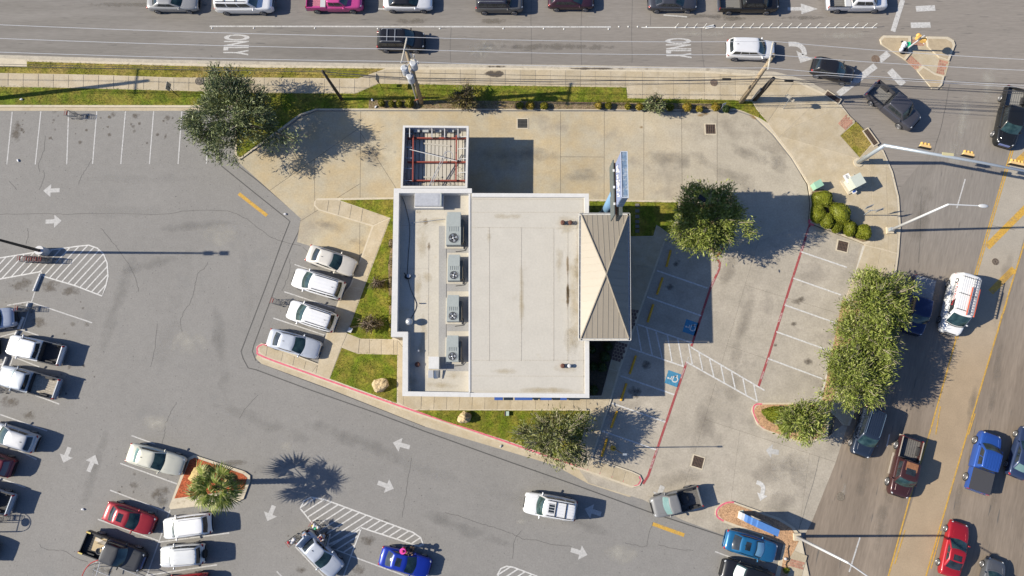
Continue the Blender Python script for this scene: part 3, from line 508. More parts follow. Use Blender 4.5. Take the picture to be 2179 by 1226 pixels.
# grass blades
BLADE = leafmat('grass_blade', [(.08, .125, .003), (.13, .175, .004), (.18, .195, .006), (.11, .165, .003), (.26, .21, .035)], .2)
BLADED = leafmat('dry_grass_blade', [(.11, .14, .008), (.23, .19, .045), (.16, .155, .018), (.28, .22, .06), (.12, .14, .01)], .2)
rs = np.random.RandomState(3)
def grass(px, par, m, dens):
    p = PP(px); xs = [q.x for q in p]; ys = [q.y for q in p]; n = int((max(xs) - min(xs)) * (max(ys) - min(ys)) * dens)
    x = rs.uniform(min(xs), max(xs), n); y = rs.uniform(min(ys), max(ys), n); k = inpoly(x, y, p); x, y = x[k], y[k]; n = len(x)
    keep = (np.sin(x * 1.7 + np.cos(y * 1.3) * 2) + np.sin(y * 2.1 + x * .6) + rs.normal(0, 1, n)) > -1.1; x, y = x[keep], y[keep]; n = len(x); x = x + rs.normal(0, .06, n); y = y + rs.normal(0, .06, n)
    an = rs.uniform(0, 6.28, n); l = rs.uniform(.03, .075, n); tl = rs.uniform(.2, .9, n)
    d = np.stack([np.cos(an) * l * tl, np.sin(an) * l * tl, l * .6], 1); s = np.stack([-np.sin(an), np.cos(an), an * 0], 1) * rs.uniform(.012, .03, n)[:, None]
    c = np.stack([x, y, np.full(n, .14) + l * .5], 1); quads('grass', c, d, s, m, par, kind='stuff')
for px, par, m in ((g1, verge, BLADED), (g7, verge, BLADED), ([(max(p[0], -60), p[1]) for p in g2], verge, BLADE), (g3, islet, BLADE), (g4, islet, BLADE), (g5, islet, BLADE), (g6, islet, BLADE)): grass([(max(p[0], -60), p[1]) for p in px], par, m, 95)
# ---------------------------------------------------------------- restaurant
ROOFW = mat('roof_membrane', (.42, .39, .33), .75, var=.05, scale=.5, fine=.06, fs=6, big=.05, blot=(.5, .6, (.37, .32, .23), .6))
ROOFE = mat('roof_membrane_east', (.415, .392, .345), .75, var=.04, scale=.4, fine=.05, fs=6, blot=(.4, .62, (.36, .315, .24), .6))
PAR = mat('parapet_white', (.5, .495, .48), .6, fine=.06, var=.05, scale=1); STUC = mat('stucco', (.36, .31, .23), .85, fine=.08)
GREYPAD = mat('walk_pad_grey', (.27, .265, .255), .8, fine=.1); SEAMM = mat('roof_seam', (.37, .343, .295), .8, fine=.25)
PANM = mat('roof_panel_tan', (.262, .23, .182), .45, var=.03, metal=.0, rand=.03); DARK = mat('dark_gap', (.02, .02, .02), .8)
STEEL = mat('galvanised', (.42, .43, .44), .35, metal=.5, var=.08); REDS = mat('red_primer_steel', (.22, .05, .035), .55, var=.1); GLASSD = mat('window_glass', (.02, .03, .045), .08, spec=.6); BLUEF = mat('blue_window_film', (.04, .09, .3), .3)
bl_ = thing('restaurant', 'flat-roofed cream restaurant with white parapets and a tan hipped roof over its entrance', 'building', P(1050, 620))
O = bl_.location.copy()
def rel(q): return V(q) - O
ZP, ZW, ZE = 4.7, 3.85, 4.5
def RP(px, h): return [rel(P(x, y, h)) for x, y in px]
outW = [(839, 402), (1003, 402), (1003, 411), (1252, 412), (1253, 846), (856, 842), (856, 716), (833, 716)]
pw = RP(outW, ZP); B().prism(pw, .1, 3.8).obj('wall', STUC, bl_)
inW = [(851, 413), (1000, 413), (1000, 832), (868, 831), (868, 705), (846, 705)]
wro = RP([(839, 402), (1003, 402), (1003, 411), (1000, 842), (856, 842), (856, 716), (833, 716)], ZP)
B().prism(wro, 3.803, ZW).obj('roof_deck', ROOFW, bl_)
B().prism(RP([(1000, 411), (1252, 412), (1253, 846), (1000, 844)], ZP), 3.805, ZE).obj('roof_deck', ROOFE, bl_)
def wallstrip(name, a, b, c, d, z0, z1, m=PAR): return B().prism(RP([a, b, c, d], z1), z0, z1).obj(name, m, bl_)
for a, b, c, d in (((838, 401), (1004, 401), (1004, 411), (849, 411)), ((838, 401), (849, 411), (845, 706), (832, 717)), ((832, 717), (845, 706), (868, 706), (857, 717)), ((857, 717), (868, 706), (868, 833), (856, 843)), ((856, 843), (868, 833), (1000, 835), (1000, 845))): wallstrip('parapet', a, b, c, d, 3.8, ZP)
for a, b, c, d in (((1004.5, 411), (1253, 412), (1244, 420), (1004.5, 419)), ((1253, 412), (1254, 847), (1245, 838), (1244, 420)), ((1254, 847), (1000.5, 845), (1000.5, 836), (1245, 838))): wallstrip('parapet', a, b, c, d, 3.8, ZP - .02)
wallstrip('roof_curb', (997, 412), (1001, 412), (1001, 835), (997, 835), ZW, ZE + .05)
def rs_(a, b, wd, z, m=SEAMM, name='roof_seam'):
    a, b = rel(P(*a, z)), rel(P(*b, z)); d = (b - a).normalized(); s = V((-d.y, d.x, 0)) * wd / 2
    B().prism([a - s, b - s, b + s, a + s], z - .02, z + .008, False).obj(name, m, bl_)
for a, b in (((1002, 452), (1244, 452)), ((1002, 484), (1244, 486)), ((1041, 484), (1041, 768)), ((1109, 484), (1109, 768)), ((1178, 486), (1178, 768)), ((1002, 767), (1244, 767)), ((1002, 800), (1244, 801)), ((1208, 487), (1208, 768)), ((1002, 424), (1240, 424)), ((1240, 424), (1242, 834)), ((1003, 832), (1240, 834))): rs_(a, b, .05, ZE + .004)
for a, b in (((881, 450), (881, 830)), ((912, 520), (911, 757)), ((851, 480), (995, 478)), ((868, 800), (995, 801)), ((850, 572), (912, 572))): rs_(a, b, .04, ZW + .004)
def stain_r(x, y, rx, ry, m, z):
    o = stain('rust_stain', None, x, y, rx, ry, m, 0, z + .014); o.parent = bl_; o.matrix_parent_inverse = Matrix.Translation(-O)
ROOFST = decal('roof_rust', (.2, .13, .05), .8, .3, .8); ROOFST2 = decal('roof_tan', (.37, .29, .15), .6, .4, .42)
for x, y, a, b in ((1208, 630, 5, 44), (1208, 590, 4, 90)): stain_r(x, y, a, b, ROOFST, ZE)
for x, y, a, b in ((1222, 640, 30, 130), (1205, 480, 40, 30), (1208, 780, 40, 22), (1215, 720, 24, 60), (1041, 500, 10, 30), (1160, 830, 90, 8), (1110, 640, 8, 120), (1090, 460, 60, 10), (1190, 560, 14, 70), (1080, 790, 70, 10), (1230, 540, 12, 100)): stain_r(x, y, a, b, ROOFST2, ZE)
for x, y, a, b in ((895, 452, 16, 10), (905, 470, 10, 12), (912, 525, 5, 14)): stain_r(x, y, a, b, ROOFST, ZW)
for x, y, a, b in ((930, 470, 60, 14), (900, 500, 20, 60), (900, 720, 14, 80), (940, 820, 60, 10), (890, 620, 14, 60), (880, 810, 20, 16), (965, 800, 24, 18), (905, 590, 20, 18)): stain_r(x, y, a, b, ROOFST2, ZW)
B().prism(RP([(934, 481), (950, 481), (949, 788), (933, 788)], ZW), ZW, ZW + .03).obj('walk_pad', GREYPAD, bl_)
for y in (521, 603, 688, 773): B().prism(RP([(951, y), (997, y), (997, y + 17), (951, y + 17)], ZW), ZW, ZW + .028).obj('walk_pad', GREYPAD, bl_)
# hipped entrance tower
ez = 5.3; ea, eb, ec, ed_ = RP([(1237, 458), (1336, 458), (1338, 720), (1236, 720)], ez); ap = rel(P(1290, 584, 6.6))
B().prism([q.lerp(rel(P(1287, 590, ez)), .06) for q in (ea, eb, ec, ed_)], .12, ez - .25).obj('tower_wall', STUC, bl_)
B().prism([ea, eb, ec, ed_], ez - .25, ez - .02).obj('eave', PAR, bl_)
def hip(a, b, n):
    """one slope of the hipped roof, laid in standing-seam panels"""
    f = (ap - a).dot(b - a) / (b - a).length_squared
    for i in range(n):
        t0, t1 = i / n, (i + 1) / n; q0, q1 = a.lerp(b, t0), a.lerp(b, t1)
        def top(t):
            return a.lerp(ap, t / f) if t <= f else b.lerp(ap, (1 - t) / (1 - f))
        p0, p1 = top(t0), top(t1); vs = [q0, q1, p1, p0] if not (t0 < f < t1) else [q0, q1, p1, ap, p0]
        if t0 == 0: vs = [v for j, v in enumerate(vs) if j != len(vs) - 1]
        if t1 == 1: vs = [v for j, v in enumerate(vs) if j != 2]
        nn = (b - a).cross(ap - a).normalized(); nn = nn if nn.z > 0 else -nn
        bb = B(); k = len(vs); bb.add([v + nn * .02 for v in vs], [list(range(k))])
        if i: d = (b - a).normalized() * .028; bb.add([q0 - d + nn * .04, q0 + d + nn * .04, p0 + d + nn * .04, p0 - d + nn * .04, q0 - d + nn * .02, q0 + d + nn * .02, p0 + d + nn * .02, p0 - d + nn * .02], [(0, 1, 2, 3), (4, 5, 1, 0), (6, 7, 3, 2), (5, 6, 2, 1), (7, 4, 0, 3)])
        bb.obj('roof_panel', PANM, bl_)
hip(ea, eb, 9); hip(eb, ec, 17); hip(ec, ed_, 9); hip(ed_, ea, 17)
for q in (ea, eb, ec, ed_): B().tube([q + V((0, 0, .05)), ap + V((0, 0, .06))], .06, 6).obj('hip_cap', PANM, bl_)
for a, b in ((ea, eb), (eb, ec), (ec, ed_), (ed_, ea)):
    d = (b - a).normalized(); nn = V((-d.y, d.x, 0)); nn = nn if nn.dot(a - rel(P(1287, 590))) > 0 else -nn
    g = B(); g.prism([a + nn * .02, b + nn * .02, b + nn * .05, a + nn * .05], ez - .2, ez + .02); g.prism([a + nn * .17 - d * .15, b + nn * .17 + d * .15, b + nn * .2 + d * .15, a + nn * .2 - d * .15], ez - .2, ez + .03); g.prism([a + nn * .05, b + nn * .05, b + nn * .17, a + nn * .17], ez - .2, ez - .17)
    L = (b - a).length
    for i in range(int(L / .7)): c = a + d * (i + .5) * .7 + nn * .11; g.box((c.x, c.y, ez), (.03, .03, .02)) if abs(d.x) > .5 else g.box((c.x, c.y, ez), (.16, .03, .02))
    g.obj('gutter', PAR, bl_)
# windows along the south and west walls
for i, (a, b) in enumerate(((1052, 1070), (1072, 1092), (1095, 1133), (1136, 1145), (1150, 1174), (1176, 1190), (1192, 1206), (1210, 1234))):
    q0, q1 = rel(P(a, 847.5, 3.2)), rel(P(b, 847.5, 3.2)); y = pw[4].y - .05
    B().box(((q0.x + q1.x) / 2, y - .06, 2.4), (q1.x - q0.x, .26, 1.7)).obj('window', BLUEF if i % 2 == 0 else GLASSD, bl_)
# things standing on the roof
ACM = mat('ac_grey', (.28, .305, .295), .5, var=.05, scale=2, fine=.05); COIL = mat('condenser_coil', (.14, .12, .085), .7, fine=.4, fs=14)
CAB0 = mat('pipe_lagging', (.03, .03, .03), .7)
for i, (x0, x1, y0, y1, lb) in enumerate(((950, 981, 459, 521, 'largest grey air conditioner with rusty top, nearest the drive-through canopy'), (953, 979, 548, 597, 'grey roof air conditioner second from the canopy, beside the cable loop'), (951, 977, 634, 684, 'grey roof air conditioner level with the silver vent dome, third from the canopy'), (950, 976, 720, 770, 'grey roof air conditioner nearest the white vent hood'))):
    hh = 1.05; a, b, c = P(x0, y0, ZW + hh), P(x1, y0, ZW + hh), P(x0, y1, ZW + hh); W_, D_ = b.x - a.x, a.y - c.y; ct = V(((a.x + b.x) / 2, (a.y + c.y) / 2, ZW))
    t = thing('air_conditioner', lb, 'air conditioner', ct, 0, 'air conditioners in a row on the roof')
    B().box((0, 0, .07), (W_ + .35, D_ + .3, .14)).obj('base_pad', ROOFW, t)
    B().box((0, 0, .6), (W_, D_, .9)).obj('cabinet', ACM, t); B().box((.02, D_ * .37, .72), (W_ * .92, D_ * .5, .75)).obj('intake_hood', ACM, t)
    B().box((W_ / 2 + .12, -.05, .55), (.22, D_ * .8, .75)).obj('condenser_coil', COIL, t)
    for k in range(5): B().box((-W_ * .3 + k * W_ * .15, D_ * .12, 1.06), (.05, D_ * .32, .03)).obj('louver', ACM, t)
    fy = -D_ * .27; B().cyl((0, fy, 1.04), W_ * .33, .035, 20).obj('fan_well', DARK, t)
    fm = B()
    for k in range(4): an = k * 1.57 + i; fm.add([(0, fy, 1.08), (W_ * .28 * math.cos(an), fy + W_ * .28 * math.sin(an), 1.085), (W_ * .28 * math.cos(an + .6), fy + W_ * .28 * math.sin(an + .6), 1.11)], [(0, 1, 2)])
    fm.ell((0, fy, 1.09), (.08, .08, .05)); fm.obj('fan', STEEL, t)
    gm = B()
    for q in (.2, .27, .34): gm.tube([(W_ * q * math.cos(u), fy + W_ * q * math.sin(u), 1.13) for u in np.linspace(0, 6.2832, 21)], .008, 4)
    gm.obj('fan_guard', STEEL, t)
    B().tube([(W_ / 2 + .2, -D_ * .3, .5), (W_ / 2 + .34, -D_ * .36, .25), (W_ / 2 + .3, -D_ * .62, .06), (W_ * .1, -D_ * .66, .05)], .03, 6).obj('refrigerant_pipe', CAB0, t)
t = thing('rooftop_unit', 'long pale metal rooftop unit on a white curb beside the canopy end of the roof', 'air conditioner', P(911, 428, ZW))
a, b, c = P(883, 411, ZW + .95), P(941, 411, ZW + .95), P(883, 438, ZW + .95); W_, D_ = b.x - a.x, a.y - c.y; cx, cy = (a.x + b.x) / 2 - t.location.x, (a.y + c.y) / 2 - t.location.y
B().box((cx, cy, .3), (W_ + .15, D_ + .25, .6)).obj('curb', PAR, t); B().box((cx, cy, .72), (W_, D_, .45)).obj('cabinet', mat('light_metal', (.4, .41, .43), .4, var=.1, scale=3, metal=.2), t); B().box((cx + W_ * .46, cy, .75), (.1, D_ * 1.02, .5)).obj('end_cap', ACM, t); B().box((cx - W_ * .05, cy, .955), (W_ * .86, D_ * .85, .02)).obj('lid', mat('light_metal', (.4, .41, .43)), t)
t = thing('roof_hatch', 'small white vent hood with open flap at the corner of the roof', 'vent', P(928, 782, ZW))
B().prism([P(x, y, ZW + .8) - t.location for x, y in ((912, 759), (934, 759), (934, 785), (912, 785))], 0, .8).obj('hood', PAR, t); B().prism([P(x, y, ZW + .4) - t.location for x, y in ((911, 788), (922, 788), (922, 804), (911, 804))], 0, .35).obj('duct', mat('light_metal', (.4, .41, .43)), t)
B().add([P(924, 788, ZW + .6) - t.location, P(934, 788, ZW + .2) - t.location, P(932, 806, ZW + .2) - t.location, P(923, 806, ZW + .5) - t.location], [(0, 1, 2, 3)]).obj('flap', STEEL, t)
t = thing('vent_dome', 'shiny silver turbine vent near the edge of the flat roof', 'vent', P(873, 686, ZW)); B().cyl((0, 0, 0), .16, .45).obj('stem', STEEL, t); tm = B(); tm.ell((0, 0, .62), (.32, .32, .26), 20, 8); tm.obj('turbine', STEEL, t, True)
for x, y, s, lb in ((889, 776, .2, 'dark stubby vent pipe low on the shaded strip of roof'), (1197, 475, .18, 'rusty roof drain left of another near the hipped roof'), (1213, 475, .17, 'rusty roof drain closest to the hipped roof peak end'), (1197, 779, .18, 'rusty roof drain left of the pale capped one'), (1211, 779, .15, 'pale capped roof drain low on the east roof'), (891, 747, .1, 'small white plumbing vent pipe on shaded roof'), (893, 646, .05, 'thin dark pipe stub by the looping cable')):
    z = ZE if x > 1000 else ZW; t = thing('vent_pipe' if x < 1000 else 'roof_drain', lb, 'vent' if x < 1000 else 'drain', P(x, y, z)); m = mat('rusty_iron', (.11, .05, .035), .8, fine=.3) if 'white' not in lb and not lb.startswith('pale') else PAR
    B().cyl((0, 0, 0), s, .3).obj('pipe', m, t); B().cyl((0, 0, .3), s * 1.15, .06, 12, s * .6).obj('cap', m if s > .1 else STEEL, t)
CAB = mat('black_rubber', (.012, .012, .012), .6)
B().tube([P(*p, ZW + .03) for p in smooth([(855, 418), (862, 436), (870, 470), (872, 500), (869, 540), (867, 580), (868, 592), (874, 616), (884, 640), (886, 652), (880, 668), (872, 682)], 4)], .022, 5).obj('roof_cable', CAB, None, label='black cable snaking along the shaded west strip of roof', cat='cable')
B().tube([P(*p, ZW + .05) for p in ((872, 474), (900, 472), (930, 468), (950, 466))], .025, 5).obj('conduit', STEEL, None, label='thin pale conduit running to the largest air conditioner', cat='pipe')
t = thing('satellite_dish', 'small dark dish antenna lying against the west parapet', 'antenna', P(868, 590, ZW)); B().ell((0, 0, .15), (.3, .22, .1)).obj('dish', CAB, t); B().cyl((.1, .08, .15), .17, .12).obj('receiver', STEEL, t); B().tube([(-.1, 0, .1), (-.3, .35, .25)], .04).obj('arm', CAB, t)
# ---------------------------------------------------------------- drive-through canopy frame
cn = thing('canopy', 'open-topped drive-through canopy with exposed red steel beams and pale metal decking', 'canopy', P(925, 335)); O2 = cn.location.copy(); zc = 3.75; zd = 2.75
def CP(px, h): return [P(x, y, h) - O2 for x, y in px]
c4 = [(858, 268), (997, 269), (994, 400), (853, 400)]; GREYM = mat('fascia_grey', (.36, .37, .39), .5, var=.05); INN = mat('fascia_inside', (.3, .31, .34), .6)
q4 = CP(c4, zc); ce = sum(q4, V()) / 4
for i in range(4):
    a, b = q4[i], q4[(i + 1) % 4]; d = (b - a).normalized(); nn = V((-d.y, d.x, 0)); nn = nn if nn.dot(ce - a) > 0 else -nn
    B().prism([a, b, b + nn * .14, a + nn * .14], zd - .25, zc - i * .003).obj('fascia', GREYM, cn)
    B().prism([a - nn * .02, b - nn * .02, b + nn * .17, a + nn * .17], zc, zc + .05 - i * .004).obj('coping', PAR, cn)
dk = CP(c4, zd); dx0, dx1 = max(dk[0].x, dk[3].x) + .1, min(dk[1].x, dk[2].x) - .1; dy1, dy0 = dk[0].y - .15, dk[2].y + .2
B().box(((dx0 + dx1) / 2, (dy0 + dy1) / 2, zd - .12), (dx1 - dx0, dy1 - dy0, .06)).obj('deck_back', DARK, cn)
DECK = mat('deck_cream', (.4, .375, .32), .5, rand=.06, fine=.06); n = 16
for i in range(n): x = dx0 + (dx1 - dx0) * (i + .5) / n; B().box((x, (dy0 + dy1) / 2, zd), ((dx1 - dx0) / n * .86, dy1 - dy0, .1)).obj('deck_panel', DECK, cn)
def beam(a, b, h, wd, ht, m, name):
    a, b = CP([a, b], h); d = (b - a).normalized(); s = V((-d.y, d.x, 0)) * wd / 2; B().prism([a - s, b - s, b + s, a + s], h - ht, h).obj(name, m, cn)
for y in (293.5, 344.5, 384): beam((867, y), (992, y), 3.25, .12, .28, REDS, 'red_beam')
for x in (878.5, 970.5): beam((x + .5, 288), (x - .5, 386), 3.42, .12, .16, REDS, 'red_beam')
for x in (871.5, 919, 946, 974.5): beam((x, 272), (x, 292), 3.6, .07, .3, PAR, 'stud')
for y in (284, 313, 336, 358, 384): beam((858, y), (877, y + .5), 3.45, .05, .06, STEEL, 'bracket')
for y in (290, 315, 337, 366): beam((975, y + 2), (993, y), 3.45, .06, .06, PAR, 'bracket')
for x in (887, 906, 933, 960): B().box((*(CP([(x, 280)], 3.0)[0])[:2], 3.05), (.55, .25, .3)).obj('light_box', mat('lamp_housing', (.33, .35, .36), .5), cn)
for a, b in (((901, 305), (958, 311)), ((901, 377), (940, 377))): beam(a, b, 2.88, .14, .06, DECK, 'loose_strip')
B().tube(CP([(872, 318), (913, 328), (972, 343)], 3.5), .035, 6).obj('brace_pipe', PAR, cn)
for k, (a, b) in enumerate((((948, 322), (911, 399)), ((951, 325), (916, 399)), ((944, 330), (914, 395)))): B().tube([CP([a], 3.7)[0], CP([b], 3.45)[0]], .03, 6).obj('conduit', STEEL, cn)
B().tube([V((*q[:2], 3.75)) for q in CP(smooth([(946, 328), (952, 322), (960, 324), (963, 332), (960, 340)], 4), 3.75)], .03, 6).obj('conduit', STEEL, cn)
rr = random.Random(8)
for k in range(26):
    x, y = rr.choice([(rr.uniform(864, 990), rr.uniform(386, 396)), (rr.uniform(864, 990), rr.uniform(273, 290)), (rr.uniform(862, 872), rr.uniform(290, 385)), (rr.uniform(976, 990), rr.uniform(290, 385))]); px = [(x, y), (x + rr.uniform(-6, 6), y + rr.uniform(-5, 5)), (x + rr.uniform(-14, 14), y + rr.uniform(-9, 9))]
    B().tube([CP([q], 3.0 + .1 * rr.random())[0] for q in smooth(px, 3)], .015, 4).obj('loose_cable', rr.choice([CAB, STEEL]), cn)
for x, y in ((880, 292), (970, 292), (879, 384), (969, 384)): q = CP([(x, y)], 0)[0]; q = CP([(x, y)], 3)[0]; B().box((q.x, q.y, 1.25), (.2, .2, 2.6)).obj('column', REDS, cn)
# ---------------------------------------------------------------- tall pole sign
sg = thing('pole_sign', 'tall blue pole sign with white script lettering above a dark reader board', 'sign', P(1281, 466)); O3 = sg.location.copy()
BLU = mat('sign_blue', (.13, .19, .27), .6, var=.2, scale=3, fine=.25, fs=9, blot=(2, .5, (.3, .33, .36), .8)); BLF = mat('sign_face', (.17, .21, .34), .4, var=.05); BLP = mat('pole_blue', (.13, .23, .35), .45)
def sbox(name, px, h, z0, z1, m, par=sg): q = [P(x, y, h) - O3 for x, y in px]; x0, x1 = min(p.x for p in q), max(p.x for p in q); y0, y1 = min(p.y for p in q), max(p.y for p in q); return (x0, x1, y0, y1), B().box(((x0 + x1) / 2, (y0 + y1) / 2, (z0 + z1) / 2), (x1 - x0, y1 - y0, z1 - z0)).obj(name, m, par)
(xa, xb, ya, yb), cab = sbox('cabinet', [(1321, 323), (1337, 421)], 13, 10.4, 13, BLU)
B().box((xa - .015, (ya + yb) / 2, 11.7), (.03, yb - ya - .12, 2.45)).obj('sign_face', BLF, sg); B().box((xb + .015, (ya + yb) / 2, 11.7), (.03, yb - ya - .12, 2.45)).obj('sign_face', BLF, sg)
for sx, X in ((-1, xa - .035), (1, xb + .035)):
    lb = B(); r = random.Random(4); yy = np.linspace(yb - .6, ya + .4, 8)
    for k in range(7):
        y0, y1 = yy[k], yy[k + 1]
        lb.tube([(X, y0, 11.0 + r.uniform(0, .3)), (X, (y0 * 2 + y1) / 3, 12.4 + r.uniform(-.4, .2)), (X, (y0 + 2 * y1) / 3, 11.4 + r.uniform(-.4, .4)), (X, y1, 12.0 + r.uniform(-.5, .5))], .07, 5)
    lb.obj('script_lettering', mat('sign_white', (.6, .6, .6), .5), sg)
fr = B()
for X in (xa, xb): fr.box((X, (ya + yb) / 2, 13.01), (.05, yb - ya + .06, .06))
for Y in (ya, yb): fr.box(((xa + xb) / 2, Y, 13.012), (xb - xa + .05, .05, .06))
fr.obj('trim', mat('sign_trim', (.4, .44, .5), .5), sg)
RDB = mat('reader_board', (.085, .1, .1), .5, var=.1)
(ra, rb, rc, rd), o_ = sbox('reader_board', [(1304, 340), (1309, 458)], 10, 8, 10, RDB); X2 = xb
B().box((X2 - .1, (rc + rd) / 2, 9), (.26, rd - rc, 2)).obj('reader_board', RDB, sg)
B().box((rb + .12, (rc + rd) / 2, 9.6), (.12, rd - rc - .3, .12)).obj('orange_rail', mat('orange_steel', (.38, .13, .06), .6), sg)
for k in range(3): B().box(((ra + rb) / 2, rc + (rd - rc) * (.2 + k * .3), 10.03), (.14, .2, .06)).obj('lamp', mat('sign_white', (.6, .6, .6)), sg)
B().tube([(0, 0, 0), (0, 0, 8.4)], .42, 20).obj('pole', BLP, sg, True); B().tube([(0, 0, 0), (0, 0, .25)], .7, 16).obj('footing', KERB, sg)
B().box(((ra + X2) / 2, 0, 8.5), (X2 - ra, .3, .3)).obj('crossbeam', RDB, sg); B().box(((xa + xb) / 2, .0, 9.5), (.35, .6, 1.9)).obj('pole_head', BLP, sg)
B().tube([(0, 0, 8.4), ((xa + xb) / 2, 0, 9.0)], .3, 12).obj('pole_neck', BLP, sg)
# ---------------------------------------------------------------- vehicles
GL = mat('car_glass', (.01, .015, .018), .06, spec=.7, scale=1.6, c2=(.028, .034, .04)); GLW = mat('windscreen_glass', (.007, .02, .022), .06, spec=.7, scale=1.6, c2=(.03, .06, .06)); GLP = mat('pale_glass', (.12, .2, .2), .08, spec=.7)  # second tones paint mottled reflections into the glass; pale glass paints reflected sky
TYRE = mat('tyre_rubber', (.018, .018, .018), .85); RIM = mat('alloy_rim', (.24, .24, .25), .4, metal=.6); CHROME = mat('chrome', (.55, .56, .58), .15, metal=.9); BLKP = mat('black_plastic', (.02, .02, .021), .5)
HEADL = mat('headlight_lens', (.42, .44, .46), .1, spec=.8); TAILL = mat('tail_light_lens', (.28, .012, .012), .15, spec=.6); BEDL = mat('bed_liner', (.03, .03, .032), .7, fine=.2)
def paint(c, metal=.25, rough=.35): return mat('car_paint_%d_%d_%d' % tuple(int(v * 999) for v in c), c, rough, metal=metal, coat=.45, spec=.4, var=.03, scale=1.5)
# proportions: station fractions from the rear: rear window base, roof rear, roof front, windscreen base; belt profile
ST = dict(
    sedan=dict(H=1.45, cab=(.11, .27, .525, .735), prof=((0, .66), (.012, .86), (.04, .98), (.12, 1.03), (.3, 1.0), (.7, .99), (.76, .96), (.88, .86), (.95, .76), (.985, .66), (1, .5)), belt=.96),
    suv=dict(H=1.74, cab=(.025, .10, .59, .79), prof=((0, .7), (.01, .95), (.04, 1.06), (.3, 1.08), (.75, 1.1), (.82, 1.07), (.93, .98), (.975, .86), (1, .55)), belt=1.05),
    boxy=dict(H=1.85, cab=(.02, .06, .64, .75), prof=((0, .7), (.01, 1.0), (.04, 1.1), (.3, 1.1), (.72, 1.12), (.8, 1.1), (.94, 1.04), (.98, .92), (1, .6)), belt=1.08),
    hatch=dict(H=1.52, cab=(.03, .13, .52, .76), prof=((0, .66), (.012, .9), (.05, 1.0), (.3, 1.0), (.74, 1.0), (.8, .95), (.9, .86), (.96, .74), (1, .5)), belt=.97),
    coupe=dict(H=1.36, cab=(.13, .31, .5, .71), prof=((0, .6), (.012, .82), (.05, .92), (.14, .95), (.3, .93), (.7, .92), (.76, .9), (.9, .78), (.96, .68), (1, .46)), belt=.9),
    pickup=dict(H=1.88, cab=(.375, .395, .685, .81), prof=((.37, 1.12), (.4, 1.14), (.78, 1.17), (.83, 1.17), (.94, 1.1), (.98, .98), (1, .62)), belt=1.12, bed=.37),
    ext=dict(H=1.78, cab=(.38, .40, .63, .74), prof=((.37, 1.05), (.4, 1.07), (.72, 1.1), (.76, 1.1), (.94, 1.02), (.98, .9), (1, .58)), belt=1.05, bed=.37),
    std=dict(H=1.78, cab=(.46, .475, .66, .77), prof=((.44, 1.05), (.5, 1.07), (.72, 1.1), (.78, 1.1), (.94, 1.02), (.98, .9), (1, .58)), belt=1.05, bed=.44),
    van=dict(H=2.15, cab=(.012, .035, .70, .86), prof=((0, .8), (.01, 1.1), (.04, 1.2), (.8, 1.2), (.87, 1.16), (.95, 1.04), (.985, .9), (1, .6)), belt=1.18))
WHEEL = {}
